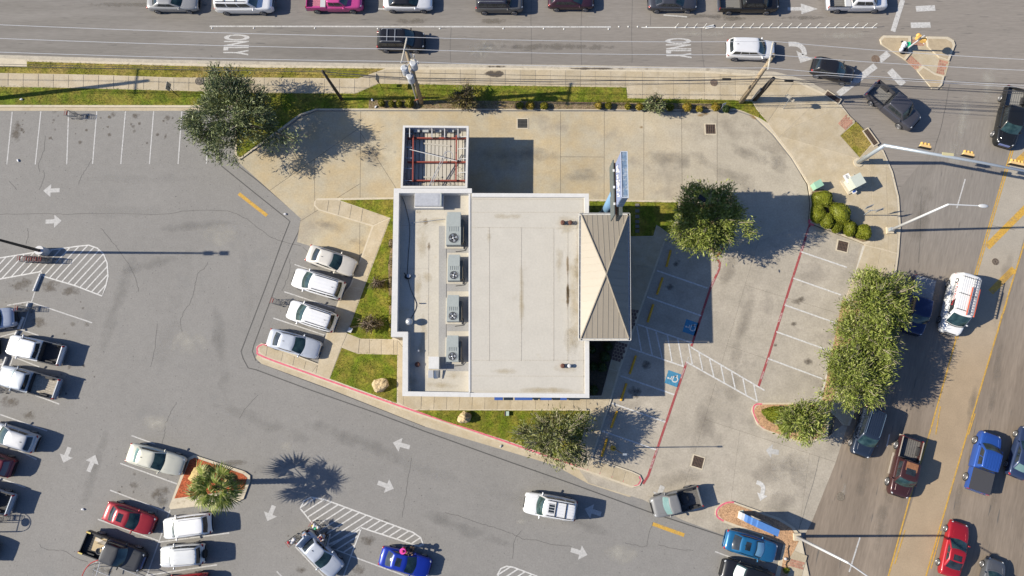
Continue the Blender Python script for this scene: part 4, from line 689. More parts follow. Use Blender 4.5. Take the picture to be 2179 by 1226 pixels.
def car(label, style, rear, front, W, col, cat='car', group='cars', **o):
    """one vehicle from the pixels of its tail and nose; parts in its own frame, x forwards"""
    st = ST[style]; a, b = P(*rear, .55), P(*front, .55); d = b - a; L = d.length; ang = math.atan2(d.y, d.x); c = (a + b) / 2
    name = o.pop('name', {'pickup': 'pickup_truck', 'ext': 'pickup_truck', 'std': 'pickup_truck', 'van': 'van', 'suv': 'suv', 'boxy': 'suv'}.get(style, 'car'))
    t = thing(name, label, cat, (c.x, c.y, o.get('z', .01)), ang, group)
    pm = paint(col, o.get('metal', .25), o.get('rough', .35)); Hh = o.get('H', st['H']); cab = o.get('cab', st['cab']); hw = W / 2
    X = lambda s: (s - .5) * L
    # lower body loft
    prof = st['prof']; s0 = prof[0][0]; zs = [p[0] for p in prof]; zz = [p[1] for p in prof]
    stn = sorted(set([s0, s0 + .006, s0 + .02, s0 + .05, .1 + s0 * .9, .2 + s0 * .8, .3 + s0 * .7, .5, .6, .7, .76, .8, .84, .88, .91, .94, .96, .975, .988, .996, 1.0]))
    bd = B(); ring = []
    rr = (0, .012, .03, .07, .14, .8, .88, .94, .975, .99, 1); rw = (.80, .87, .91, .955, 1, 1, .975, .93, .86, .79, .66)
    for s in stn:
        q = s if 'bed' not in st else max(.2, s); h = hw * float(np.interp(q, rr, rw)) * (.985 + .015 * math.cos((s - .5) * 6)); z = float(np.interp(s, zs, zz)) * Hh / st['H']
        zb = .24 + .1 * max(0, (s - .93) / .07) + (.08 * max(0, (.03 - s) / .03) if 'bed' not in st else 0)
        half = [(0, z + .035), (.4, z + .03), (.72, z + .012), (.86, z - .012), (.94, z - .05), (.985, z - .13), (1, z - .27), (.995, max(zb + .1, .42)), (.95, zb + .04), (.8, zb)]
        pts = [(X(s), -h * y, k) for y, k in half[::-1]] + [(X(s), h * y, k) for y, k in half[1:]]; ring.append(pts)
    n = len(ring[0]); bd.add([p for r in ring for p in r], [(i * n + j, (i + 1) * n + j, (i + 1) * n + j + 1, i * n + j + 1) for i in range(len(ring) - 1) for j in range(n - 1)] + [list(range(n))[::-1], [(len(ring) - 1) * n + j for j in range(n)]] + [(i * n, i * n + n - 1, (i + 1) * n + n - 1, (i + 1) * n) for i in range(len(ring) - 1)])
    bd.obj('body', pm, t, True)
    # cabin shell
    belt = st['belt'] * Hh / st['H'] + .01; rb, rt, ft, fb = (X(s) for s in cab); van = style == 'van'
    wb, wt = hw * (.93 if not van else .96), hw * (.74 if style in ('sedan', 'coupe', 'hatch') else (.86 if van else .79)); zr = Hh - .05
    def outl(xr, xf, wr, wf, bf, br):
        p = []
        for i in range(9): y = -wf + 2 * wf * i / 8; p.append((xf - bf * (y / wf) ** 2 + bf * .5, y))
        for i in range(1, 13): k = i / 12; p.append((xf - bf * .5 + (xr + br * .5 - xf + bf * .5) * k, wf + (wr - wf) * k + .03 * math.sin(math.pi * k)))
        for i in range(1, 9): y = wr - 2 * wr * i / 8; p.append((xr + br * (y / wr) ** 2 - br * .5, y))
        for i in range(1, 12): k = i / 12; p.append((xr + br * .5 + (xf - bf * .5 - xr - br * .5) * k, -(wr + (wf - wr) * k + .03 * math.sin(math.pi * k))))
        return p
    sed = style in ('sedan', 'coupe'); b0 = outl(rb, fb, wb * (.86 if sed else .93), wb * .93, .22, .12 if sed else .06); b1 = outl(rt, ft, wt * .93, wt * .98, .1, .06); nn = len(b0)
    def S(i, v):
        i %= nn; i0 = int(i); f = i - i0; i1 = (i0 + 1) % nn; A = V((*b0[i0], belt - .06)).lerp(V((*b0[i1], belt - .06)), f); C_ = V((*b1[i0], zr)).lerp(V((*b1[i1], zr)), f)
        q = A.lerp(C_, v); m = .05 * math.sin(math.pi * v); q.z += m * .7; cxy = V(((rb + fb) / 2, 0, q.z)); e = (q - cxy); e.z = 0; e.x *= .15; q += e.normalized() * m * .5; return q
    sh = B(); vs = [S(i, v) for v in (0, .25, .5, .75, 1) for i in range(nn)]; fs = [(k * nn + i, k * nn + (i + 1) % nn, (k + 1) * nn + (i + 1) % nn, (k + 1) * nn + i) for k in range(4) for i in range(nn)]
    mx = (rt + ft) / 2; o_ = len(vs)
    for q, dz in ((.93, .022), (.75, .04), (.4, .05)): vs += [(mx + (p[0] - mx) * q, p[1] * q, zr + dz) for p in b1]
    for k in range(3): o1 = o_ - nn + k * nn; fs += [(o1 + i, o1 + (i + 1) % nn, o1 + nn + (i + 1) % nn, o1 + nn + i) for i in range(nn)]
    fs.append([o_ + 2 * nn + i for i in range(nn)]); rm = paint(o['roof'], .2) if 'roof' in o else pm
    sh.add(vs, fs).obj('cabin', rm, t, True)
    def pane(nm, i0, i1, v0, v1, m):
        pb = B(); a_ = np.linspace(i0, i1, 9); v_ = np.linspace(v0, v1, 5); vs = []
        for v in v_:
            for i in a_:
                q = S(i, v); nr = (S(i + .2, v) - S(i - .2, v)).cross(S(i, v + .05) - S(i, v - .05)).normalized(); vs.append(q + nr * .012)
        pb.add(vs, [(k * 9 + j, k * 9 + j + 1, (k + 1) * 9 + j + 1, (k + 1) * 9 + j) for k in range(4) for j in range(8)]); return pb.obj(nm, m, t, True)
    pane('windscreen', .35, 7.65, .1, .94, o.get('wind', GLW))
    if o.get('shade'): pane('sunshade', .9, 7.1, .16, .86, o['shade']).location.z = .02
    if not van: pane('rear_window', 20.6, 27.4, .16 if sed else .3, .92, o.get('rearg', GL))
    wins = {'pickup': ((9.2, 13.6), (14, 18.6)), 'ext': ((9.2, 14.3), (14.8, 18.8)), 'std': ((9.4, 18.4),), 'van': ((9.0, 12.2),), 'suv': ((9.1, 12.6), (12.9, 16.2), (16.6, 19.4)), 'boxy': ((8.9, 12.2), (12.5, 15.8), (16.2, 19.4))}.get(style, ((9.4, 13.6), (13.9, 18.2)))
    for i0, i1 in wins: pane('side_window', i0, i1, .32, .9, GL); pane('side_window', 28 - i1 + 20 if False else 48 - i1 - 0, 48 - i0, .32, .9, GL)
    # wheels, lamps, mirrors
    wr = o.get('wr', .36 if style in ('suv', 'boxy', 'pickup', 'ext', 'std', 'van') else .33)
    if (wr,) not in WHEEL:
        tb = B(); tb.tube([(0, -.11, 0), (0, -.09, 0), (0, .09, 0), (0, .11, 0)], [wr * .9, wr, wr, wr * .9], 20)
        ri = B(); ri.tube([(0, -.115, 0), (0, .115, 0)], wr * .36, 10)
        for k in range(5):
            an = k * 1.2566
            for Y in (-.118, .118): ri.add([(wr * .2 * math.cos(an - .5), Y, wr * .2 * math.sin(an - .5)), (wr * .68 * math.cos(an - .2), Y, wr * .68 * math.sin(an - .2)), (wr * .68 * math.cos(an + .3), Y, wr * .68 * math.sin(an + .3)), (wr * .2 * math.cos(an + .5), Y, wr * .2 * math.sin(an + .5))], [(0, 1, 2, 3)])
        ri.tube([(wr * .68 * math.cos(u), y, wr * .68 * math.sin(u)) for y in (-.112,) for u in np.linspace(0, 6.2832, 21)], .025, 4); ri.tube([(wr * .68 * math.cos(u), .112, wr * .68 * math.sin(u)) for u in np.linspace(0, 6.2832, 21)], .025, 4)
        WHEEL[(wr,)] = (tb.mesh('wheel', TYRE), ri.mesh('rim', RIM))
    for sx in (.185, .81):
        for sy in (-1, 1):
            wo = mk('wheel', WHEEL[(wr,)][0], t, loc=(X(sx), sy * (hw - .09), wr)); mk('rim', WHEEL[(wr,)][1], wo)
    zl = float(np.interp(.965, zs, zz)) * Hh / st['H']; zt = (float(np.interp(.03, zs, zz)) if 'bed' not in st else 1.05) * Hh / st['H']
    truck = 'bed' in st
    for sy in (-1, 1):
        B().ell((X(.958), sy * hw * .68, zl - .03), (.14, hw * .1, .05), 12, 6, -sy * .5).obj('headlight', HEADL, t, True)
        if truck: B().box((X(.012), sy * hw * .88, .95), (.08, .12, .32)).obj('tail_light', TAILL, t)
        else: B().ell((X(.03), sy * hw * .76, zt - .1), (.13, hw * .15, .07), 12, 6, sy * .5).obj('tail_light', TAILL, t, True)
        mb = B(); mb.ell((fb - .38 if not van else fb - .3, sy * (hw * .93 + .13), belt + .04), (.07, .13, .07), 10, 6); mb.box((fb - .36, sy * (hw * .93), belt), (.08, .14, .05)); mb.obj('mirror', o.get('mir', pm), t, True)
    if sed or style in ('hatch', 'suv'): B().box((rt + .35, 0, zr + .085), (.16, .04, .06), 0, .6).obj('antenna', o.get('fin', BLKP), t)
    gm = B(); gm.box((X(.99), 0, zl - .22), (.09, W * .5, .22)); gm.obj('grille', o.get('grille', BLKP), t)
    wp = B(); wp.tube([S(i, .06) + V((.05, 0, .012)) for i in np.linspace(.2, 7.8, 9)], .035, 5); wp.obj('wiper_cowl', BLKP, t)
    ho = B()
    for sy in (-1, 1): ho.tube([(X(s), sy * hw * k, float(np.interp(s, zs, zz)) * Hh / st['H'] + dz) for s, k, dz in ((cab[3] + .005, .62, .018), (cab[3] + .1, .56, .022), (.955, .48, .012))], .014, 4)
    ho.obj('hood_crease', pm, t)
    if o.get('rails'):
        for sy in (-1, 1): B().tube([(rt + .1, sy * wt * .8, zr + .02), (rt + .25, sy * wt * .83, zr + .1), (ft - .35, sy * wt * .84, zr + .1), (ft - .2, sy * wt * .82, zr + .02)], .028, 6).obj('roof_rail', o['rails'], t)
    for k in range(o.get('bars', 0)): x = rt + (ft - rt) * (.3 + .33 * k); B().box((x, 0, zr + .11), (.07, wt * 1.66, .03)).obj('cross_bar', o['rails'], t)
    if o.get('sunroof'): sx = ft - .28 - o['sunroof']; B().box((sx + o['sunroof'] / 2 - .1, 0, zr + .035), (o['sunroof'], wt * 1.05, .05)).obj('sunroof', GL, t)
    if o.get('ribs'):
        rbm = B()
        for k in range(o['ribs']): y = wt * (-.75 + 1.5 * k / (o['ribs'] - 1)); rbm.box(((rt + ft) / 2 - .05, y, zr + .045 + .008 * (1 - abs(y) / wt)), ((ft - rt) * .86, .035, .025))
        rbm.obj('roof_ribs', rm, t)
    if truck:
        bx0, bx1 = X(.012), X(st['bed']) - .02; ht = 1.12 * Hh / 1.88; bw = hw * .985; lm = o.get('liner', BEDL); wl = .09
        for sy in (-1, 1):
            q = B(); ys = [bw * k for k in (.93, .985, 1, .985, .96)]; za = [.38, .55, .8, ht - .12, ht - .02]; m = 5
            vs = [(x, sy * y, z) for x in (bx0, bx1) for y, z in list(zip(ys, za)) + [(bw - .03, ht), (bw - wl, ht), (bw - wl, .7)]]; k = 8
            q.add(vs, [(j, j + 1, k + j + 1, k + j) for j in range(k - 1)] + [list(range(k)), list(range(k, 2 * k))[::-1]]); q.obj('bed_side', pm, t)
            B().box(((bx0 + bx1) / 2, sy * (bw - wl / 2 - .01), ht + .012), (bx1 - bx0 - .05, wl * .9, .03)).obj('bed_rail', o.get('rail', lm), t)
            B().box((X(.185), sy * (bw - wl - .11), .82), (.85, .22, .22), 0, .8).obj('wheel_box', lm, t)
        B().box((bx0 + .03, 0, .78), (.07, bw * 1.9, ht * 2 - 1.6)).obj('tailgate', pm, t); B().box((bx1 - .04, 0, (ht + .7) / 2), (.06, bw * 1.9, ht - .7)).obj('bed_front', lm, t)
        fl = B(); fl.box(((bx0 + bx1) / 2, 0, .68), (bx1 - bx0, bw * 1.85, .05))
        for k in range(9): fl.box(((bx0 + bx1) / 2, bw * (-.8 + .2 * k), .715), (bx1 - bx0 - .1, .08, .025))
        fl.obj('bed_floor', o.get('floor', lm), t)
        B().box((X(.004), 0, .52), (.14, W * .94, .2)).obj('rear_bumper', o.get('bump', CHROME), t); B().box((X(.2), 0, .45), (L * .36, W * .7, .25)).obj('chassis', BLKP, t)
        if o.get('cover'): B().box(((bx0 + bx1) / 2, 0, ht + .03), (bx1 - bx0 - .02, bw * 1.92, .05)).obj('bed_cover', o['cover'], t)
        if o.get('tool'): B().box((bx1 - .3, 0, ht - .02), (.5, bw * 1.9, .25)).obj('toolbox', o['tool'], t)
    if o.get('board'):
        for sy in (-1, 1): B().box((0, sy * (hw + .04), .4), (L * .36, .14, .05)).obj('running_board', o['board'], t)
    if style in ('suv', 'boxy', 'hatch'): B().box((X(.008), 0, .5), (.1, W * .8, .22), 0, .9).obj('rear_bumper', o.get('bump', BLKP), t)
    return t, dict(X=X, hw=hw, zr=zr, rt=rt, ft=ft, wt=wt, L=L, belt=belt, S=S)
SILV, WHT, BLK, GRY, RED = (.36, .36, .36), (.7, .7, .7), (.012, .012, .014), (.085, .088, .095), (.36, .02, .025)
BAR = mat('rack_silver', (.4, .41, .42), .3, metal=.6); BKR = mat('rack_black', (.02, .02, .02), .4)
G1, G2, G3, G4 = 'vehicles queued in the far lane at the top', 'vehicles driving on the avenue', 'cars nosed in beside the restaurant', 'vehicles parked in the shop car park'
car('silver sedan at the tail of the top queue, left of a white people carrier', 'sedan', (315, 5), (423, 5), 1.86, (.3, .3, .295), group=G1)
car('long white utility vehicle between silver sedan and pink pickup', 'boxy', (459, 7), (584, 7), 2.03, WHT, 'suv', G1, bars=2, rails=BKR, H=1.9)
car('faded pink pickup with a white toolbox across its bed', 'ext', (653, 4), (774, 4), 1.96, (.5, .065, .23), 'pickup', G1, tool=mat('white_toolbox', (.42, .43, .44), .4), floor=mat('pink_bed', (.36, .13, .18), .7, fine=.2), liner=paint((.5, .065, .23)), metal=.05)
car('white sedan with black panoramic roof behind a grey off-roader', 'sedan', (816, 4), (921, 4), 1.86, WHT, group=G1, roof=(.015, .015, .017), cab=(.1, .24, .53, .735))
car('grey off-roader with white cab roof and dark rear roof', 'boxy', (1012, 7), (1114, 7), 1.93, (.1, .1, .1), 'suv', G1, roof=(.035, .035, .05), rails=BAR, sunroof=.5, H=1.88)
car('dark maroon hatchback with red tail lights in the top queue', 'hatch', (1166, 1), (1264, 1), 1.8, (.045, .018, .03), group=G1, sunroof=.7)
car('slate grey sedan between maroon hatchback and black pickup', 'sedan', (1378, 4), (1483, 4), 1.86, (.05, .053, .065), group=G1)
car('black pickup with ribbed grey bed liner in the top queue', 'pickup', (1527, 6), (1655, 6), 2.02, BLK, 'pickup', G1, floor=mat('grey_liner', (.16, .155, .145), .7))
car('white pickup at the stop line, first of the top queue', 'pickup', (1757, 3), (1885, 3), 2.0, WHT, 'pickup', G1, floor=mat('grey_liner', (.16, .155, .145)), tool=mat('white_toolbox', (.42, .43, .44)))
car('black utility vehicle with silver roof rails and cross bars under the power lines', 'suv', (803, 88), (905, 89), 1.93, (.014, .014, .016), 'suv', G2, rails=BAR, bars=2, mir=BLKP)
car('white crossover in the right-turn lane beside the tall wooden pole', 'suv', (1545, 105), (1648, 109), 1.9, (.7, .7, .7), 'suv', G2, H=1.65)
car('black hatchback turning right past the white arrow', 'hatch', (1727, 139), (1815, 165), 1.76, (.016, .016, .019), group=G2, H=1.55)
car('slate grey crew-cab pickup turning the corner with an empty bed', 'pickup', (1851, 189), (1946, 267), 2.0, (.052, .053, .066), 'pickup', G2, floor=mat('grey_liner', (.16, .155, .145)))
car('black pickup with chrome wheels heading down the avenue by the stop line', 'pickup', (2158, 191), (2132, 313), 2.02, (.012, .013, .014), 'pickup', G2, floor=mat('pale_liner', (.2, .195, .18), .7), grille=mat('blue_bumper', (.14, .17, .32), .3), bump=CHROME)
car('dark blue pickup half hidden by the row of trees', 'pickup', (1963, 592), (1937, 712), 1.98, (.012, .022, .07), 'pickup', G2, cover=mat('grey_cover', (.2, .21, .22), .6, fine=.15))
vt, q = car('white work van with an orange ladder and lettering on its side', 'van', (2047, 587), (2017, 711), 2.02, (.6, .605, .61), 'van', G2, ribs=8, metal=0)
VX, zr, wt, hw = q['X'], q['zr'], q['wt'], q['hw']
for s in (.1, .38, .64): B().tube([(VX(s), -wt * .95, zr + .02), (VX(s), -wt * .9, zr + .14), (VX(s), wt * .9, zr + .14), (VX(s), wt * .95, zr + .02)], .025, 6).obj('roof_bar', BKR, vt)
ORG = mat('orange_ladder', (.55, .1, .05), .5); lt = thing('ladder', 'orange extension ladder strapped on the roof of the white van', 'ladder', vt.location, vt.rotation_euler.z)
for y, z in ((wt * .2, zr + .2), (wt * .95, zr + .2)): B().tube([(VX(.24), y, z), (VX(.7), y, z)], .055, 6).obj('rail', ORG, lt)
for k in range(14): B().tube([(VX(.1 + k * .045), wt * .2, zr + .2), (VX(.1 + k * .045), wt * .95, zr + .2)], .025, 6).obj('rung', BAR, lt)
for y in (wt * .3, wt * .85): B().tube([(VX(.08), y, zr + .24), (VX(.68), y, zr + .24)], .03, 6).obj('rail', BAR, lt)
RT, DT = mat('van_red_print', (.4, .04, .04), .5), mat('van_dark_print', (.05, .05, .06), .5); sn = V((0, -.86, .42)).normalized()
def vtext(s, x, z, size, m, sx=1): yy = -(hw * .965 - (z - 1.12) * (hw * .1 / .95)) - .035; text(s, vt, (x, yy, z), (1, 0, 0), (0, .12, 1), size, m, sx, 'van_lettering')
vtext('A Port Plumbing', VX(.4), 1.78, .34, RT, .95); vtext('SERVICE AND REPAIR', VX(.38), 1.5, .18, DT, 1.1); vtext('LICENSED INSURED', VX(.42), 1.3, .14, DT, 1.1)
em = B(); em.tube([(VX(.17) + .2 * math.cos(u), -(hw * .93) - .02 + .2 * math.sin(u) * .1, 1.62 + .2 * math.sin(u)) for u in np.linspace(-1.2, 4, 14)], .035, 5); em.ell((VX(.2), -(hw * .95), 1.55), (.08, .03, .08)); em.obj('emblem', DT, vt)
car('dark blue utility vehicle with a ribbed roof beside the lower trees', 'boxy', (1859, 868), (1827, 970), 1.9, (.018, .028, .05), 'suv', G2, rails=mat('rack_blue', (.12, .18, .26), .3, metal=.5), ribs=7, H=1.8, cab=(.02, .06, .6, .78))
vt2, q2 = car('maroon pickup with tan lower trim and sun-faded roof', 'pickup', (1937, 932), (1907, 1056), 2.0, (.045, .017, .018), 'pickup', G2, sunroof=.55, rail=mat('tan_trim', (.34, .3, .25), .4), board=mat('tan_trim', (.34, .3, .25)), bump=mat('tan_trim', (.34, .3, .25)), floor=mat('worn_floor', (.11, .105, .1), .8, fine=.25), wr=.4)
B().box(((q2['rt'] + q2['ft']) / 2 - .32, 0, q2['zr'] + .05), (.75, q2['wt'] * 1.3, .018)).obj('faded_patch', mat('faded_paint', (.2, .09, .045), .7, fine=.25, fs=6, var=.2), vt2)
car('bright blue pickup with a black bed cover heading up the avenue', 'pickup', (2074, 1046), (2105, 921), 1.98, (.02, .07, .29), 'pickup', G2, cover=mat('black_cover', (.05, .05, .055), .6), ribs=6, wr=.4)
car('dark blue car cut by the edge of the picture beside the bright blue pickup', 'sedan', (2159, 1016), (2191, 912), 1.82, (.025, .04, .09), group=G2, rearg=GLP)
car('red coupe with sunroof heading up the avenue', 'coupe', (2016, 1226), (2042, 1111), 1.86, (.3, .012, .02), group=G2, sunroof=.5)
car('small grey car behind the red coupe at the bottom corner', 'hatch', (2092, 1294), (2119, 1189), 1.75, (.085, .09, .1), group=G2)
car('teal blue sedan with a silver sunshade beside the blue monument sign', 'sedan', (1541, 1145), (1652, 1178), 1.86, (.015, .11, .24), group=G4, sunroof=.45, shade=mat('sunshade', (.2, .4, .55), .3))  # sunshade patch brightens the windscreen, reflected blue put into its colour
car('black utility vehicle with a bright sunshade below the teal sedan', 'suv', (1641, 1240), (1534, 1207), 1.95, (.012, .013, .016), 'suv', G4, shade=mat('pale_sunshade', (.45, .5, .5), .3))
car('beige sedan topmost of the cars nosed in beside the restaurant', 'sedan', (656, 538), (757, 573), 1.82, (.58, .55, .49), group=G3)
car('white utility vehicle parked between beige sedan and another white one', 'suv', (732, 621), (625, 589), 1.95, WHT, 'suv', G3, rails=BKR, ribs=5)
car('white utility vehicle with shopping carts at its nose', 'suv', (716, 690), (614, 657), 1.93, WHT, 'suv', G3, rails=BKR, ribs=5)
car('silver sedan beside the pink painted kerb nose', 'sedan', (572, 717), (682, 747), 1.84, (.44, .47, .52), group=G3)
car('pale blue-silver utility vehicle poking in at the edge behind a shopping cart', 'suv', (-70, 690), (36, 674), 1.9, (.3, .34, .42), 'suv', G4)
car('black sedan mostly out of frame beside the white pickup', 'sedan', (-112, 754), (-3, 738), 1.85, BLK, group=G4)
car('white pickup with black bed, nearest below the shopping cart', 'pickup', (136, 758), (22, 732), 1.95, WHT, 'pickup', G4, roof=(.7, .7, .7), ribs=4)
car('bluish white pickup with worn wooden bed floor', 'std', (127, 829), (2, 796), 1.96, (.36, .39, .43), 'pickup', G4, floor=mat('worn_bed', (.3, .27, .22), .8, fine=.3, fs=8), wind=GLP)
car('silver-white hatchback with dark rear window at the picture edge', 'hatch', (80, 946), (-20, 914), 1.8, (.34, .35, .37), group=G4)
car('maroon car with pale rear window at the picture edge', 'hatch', (31, 998), (-70, 966), 1.8, (.12, .015, .025), group=G4, rearg=mat('dusty_glass', (.14, .13, .14), .2))
car('white pickup whose open bed pokes in beside the cart corral', 'pickup', (29, 1074), (-92, 1038), 1.95, (.38, .42, .47), 'pickup', G4)
car('dark car out of frame whose shadow falls near the picture edge', 'sedan', (-7, 1178), (-115, 1145), 1.85, GRY, group=G4)
car('cream sedan nosed up to the palm island', 'sedan', (275, 961), (393, 994), 1.88, (.5, .49, .41), group=G4, rearg=GLP, cab=(.13, .24, .5, .7))
car('red sedan with black sunroof between cream sedan and black pickup', 'sedan', (227, 1084), (329, 1120), 1.82, (.3, .022, .03), group=G4, sunroof=.5)
bt, q = car('matte black pickup with boards and cables in its bed', 'ext', (182, 1150), (308, 1197), 2.0, (.026, .028, .033), 'pickup', G4, rough=.55, grille=mat('blue_grey_grille', (.12, .15, .26), .3), wr=.4)
for y in (-1, 1): B().box((q['X'](.05), y * (q['hw'] - .09), 1.14), (.4, .12, .03)).obj('reflector', mat('reflector_yellow', (.5, .4, .12), .4), bt)
BX, hw = q['X'], q['hw']; lo = thing('plywood_sheet', 'tan plywood sheet lying in the bed of the matte black pickup', 'plywood', bt.location, bt.rotation_euler.z)
B().box((BX(.25), .15, .76), (1.1, 1.2, .03), .1).obj('board', mat('plywood', (.42, .33, .2), .8, fine=.1), lo); B().box((BX(.27), .45, .79), (1.2, .3, .03), -.1).obj('board', mat('plywood_pale', (.5, .45, .38), .8, fine=.15), lo)
ca = thing('cable_coil', 'grey coil of cable lying on plywood in a pickup bed', 'cable', bt.location, bt.rotation_euler.z); cb = B()
for k in range(5): cb.tube([(BX(.3) + (.24 + .02 * k) * math.cos(u), -.3 + (.22 + .015 * k) * math.sin(u), .8 + .03 * k) for u in np.linspace(0, 6.2832, 17)], .022, 5)
cb.obj('coil', mat('grey_cable', (.2, .19, .18), .7), ca)
for k in range(4): B().tube([(BX(.2) + k * .1, .2, .82), (BX(.32), .7 - k * .12, .86 + .01 * k)], .015, 5).obj('strap', CAB, ca)
car('white utility vehicle tucked under the palm crown', 'boxy', (452, 1112), (350, 1125), 1.9, WHT, 'suv', G4, rails=BAR, H=1.72, cab=(.02, .1, .66, .79))
jt, q = car('silver-white utility vehicle with spare wheel on its tail', 'boxy', (437, 1177), (344, 1184), 1.85, (.56, .57, .57), 'suv', G4, rails=BAR, ribs=4, H=1.78, cab=(.03, .09, .64, .75))
B().tube([(q['X'](0) - .2, 0, .85), (q['X'](0) - .01, 0, .85)], .36, 20).obj('spare_wheel', TYRE, jt)
car('red car below the silver utility vehicle, cut by the picture edge', 'hatch', (444, 1238), (338, 1252), 1.8, (.33, .02, .025), group=G4)
ot, q = car('pale silver sedan with open boot lid and open rear door', 'sedan', (645, 1141), (721, 1217), 1.84, (.4, .43, .48), group=G4, cab=(.13, .27, .525, .735))
X, hw = q['X'], q['hw']; pm = paint((.4, .43, .48))
B().add([(X(.12), -hw * .72, 1.08), (X(.12), hw * .72, 1.08), (X(.03), hw * .68, 1.62), (X(.03), -hw * .68, 1.62), (X(.14), -hw * .72, 1.08), (X(.14), hw * .72, 1.08), (X(.055), hw * .68, 1.64), (X(.055), -hw * .68, 1.64)], [(3, 2, 1, 0), (4, 5, 6, 7), (0, 1, 5, 4), (1, 2, 6, 5), (2, 3, 7, 6), (3, 0, 4, 7)]).obj('boot_lid', pm, ot)
B().box((X(.06), 0, 1.03), (.5, W_ if False else 1.3, .02)).obj('boot_opening', DARK, ot)
for xx, an, ln in ((.47, R(62), .95),):
    dx, dy = -math.cos(an) * ln, math.sin(an) * ln; hx, hy = X(xx), hw * .97; s = V((-dy, dx, 0)).normalized() * .05
    qq = [V((hx, hy, 0)) - s, V((hx + dx, hy + dy, 0)) - s, V((hx + dx, hy + dy, 0)) + s, V((hx, hy, 0)) + s]
    B().prism(qq, .35, .98).obj('open_door', pm, ot); B().prism([v * 1 for v in qq], .98, 1.36).obj('door_frame', GL, ot)
B().add([(X(.28), hw * .9, .98), (X(.47), hw * .96, .98), (X(.47), hw * .99, .5), (X(.28), hw * .99, .5)], [(0, 1, 2, 3)]).obj('door_opening', DARK, ot)
car('royal blue sedan with sunroof beside the hatched island', 'sedan', (810, 1180), (916, 1210), 1.82, (.008, .028, .28), group=G4, sunroof=.5)
car('white utility vehicle with roof rack and sunroof driving past the restaurant', 'boxy', (1226, 1087), (1115, 1067), 1.95, WHT, 'suv', 'vehicles leaving the shop car park', rails=BKR, bars=2, sunroof=.5, H=1.85, cab=(.02, .05, .62, .76), ribs=6)
gt, q = car('dusty grey pickup turning out of the driveway', 'std', (1488, 1054), (1386, 1081), 1.92, (.16, .162, .165), 'pickup', 'vehicles leaving the shop car park', floor=mat('worn_floor', (.11, .105, .1)), metal=.1, rough=.5, wind=GLP, bump=BLKP)
B().ell((q['X'](.33), -.1, .95), (.45, .5, .3), 14, 8).obj('tarp', BEDL, None, label='black tarp heap in the bed of the dusty grey pickup', cat='tarp').location = gt.location; bpy.data.objects['tarp'].rotation_euler = gt.rotation_euler
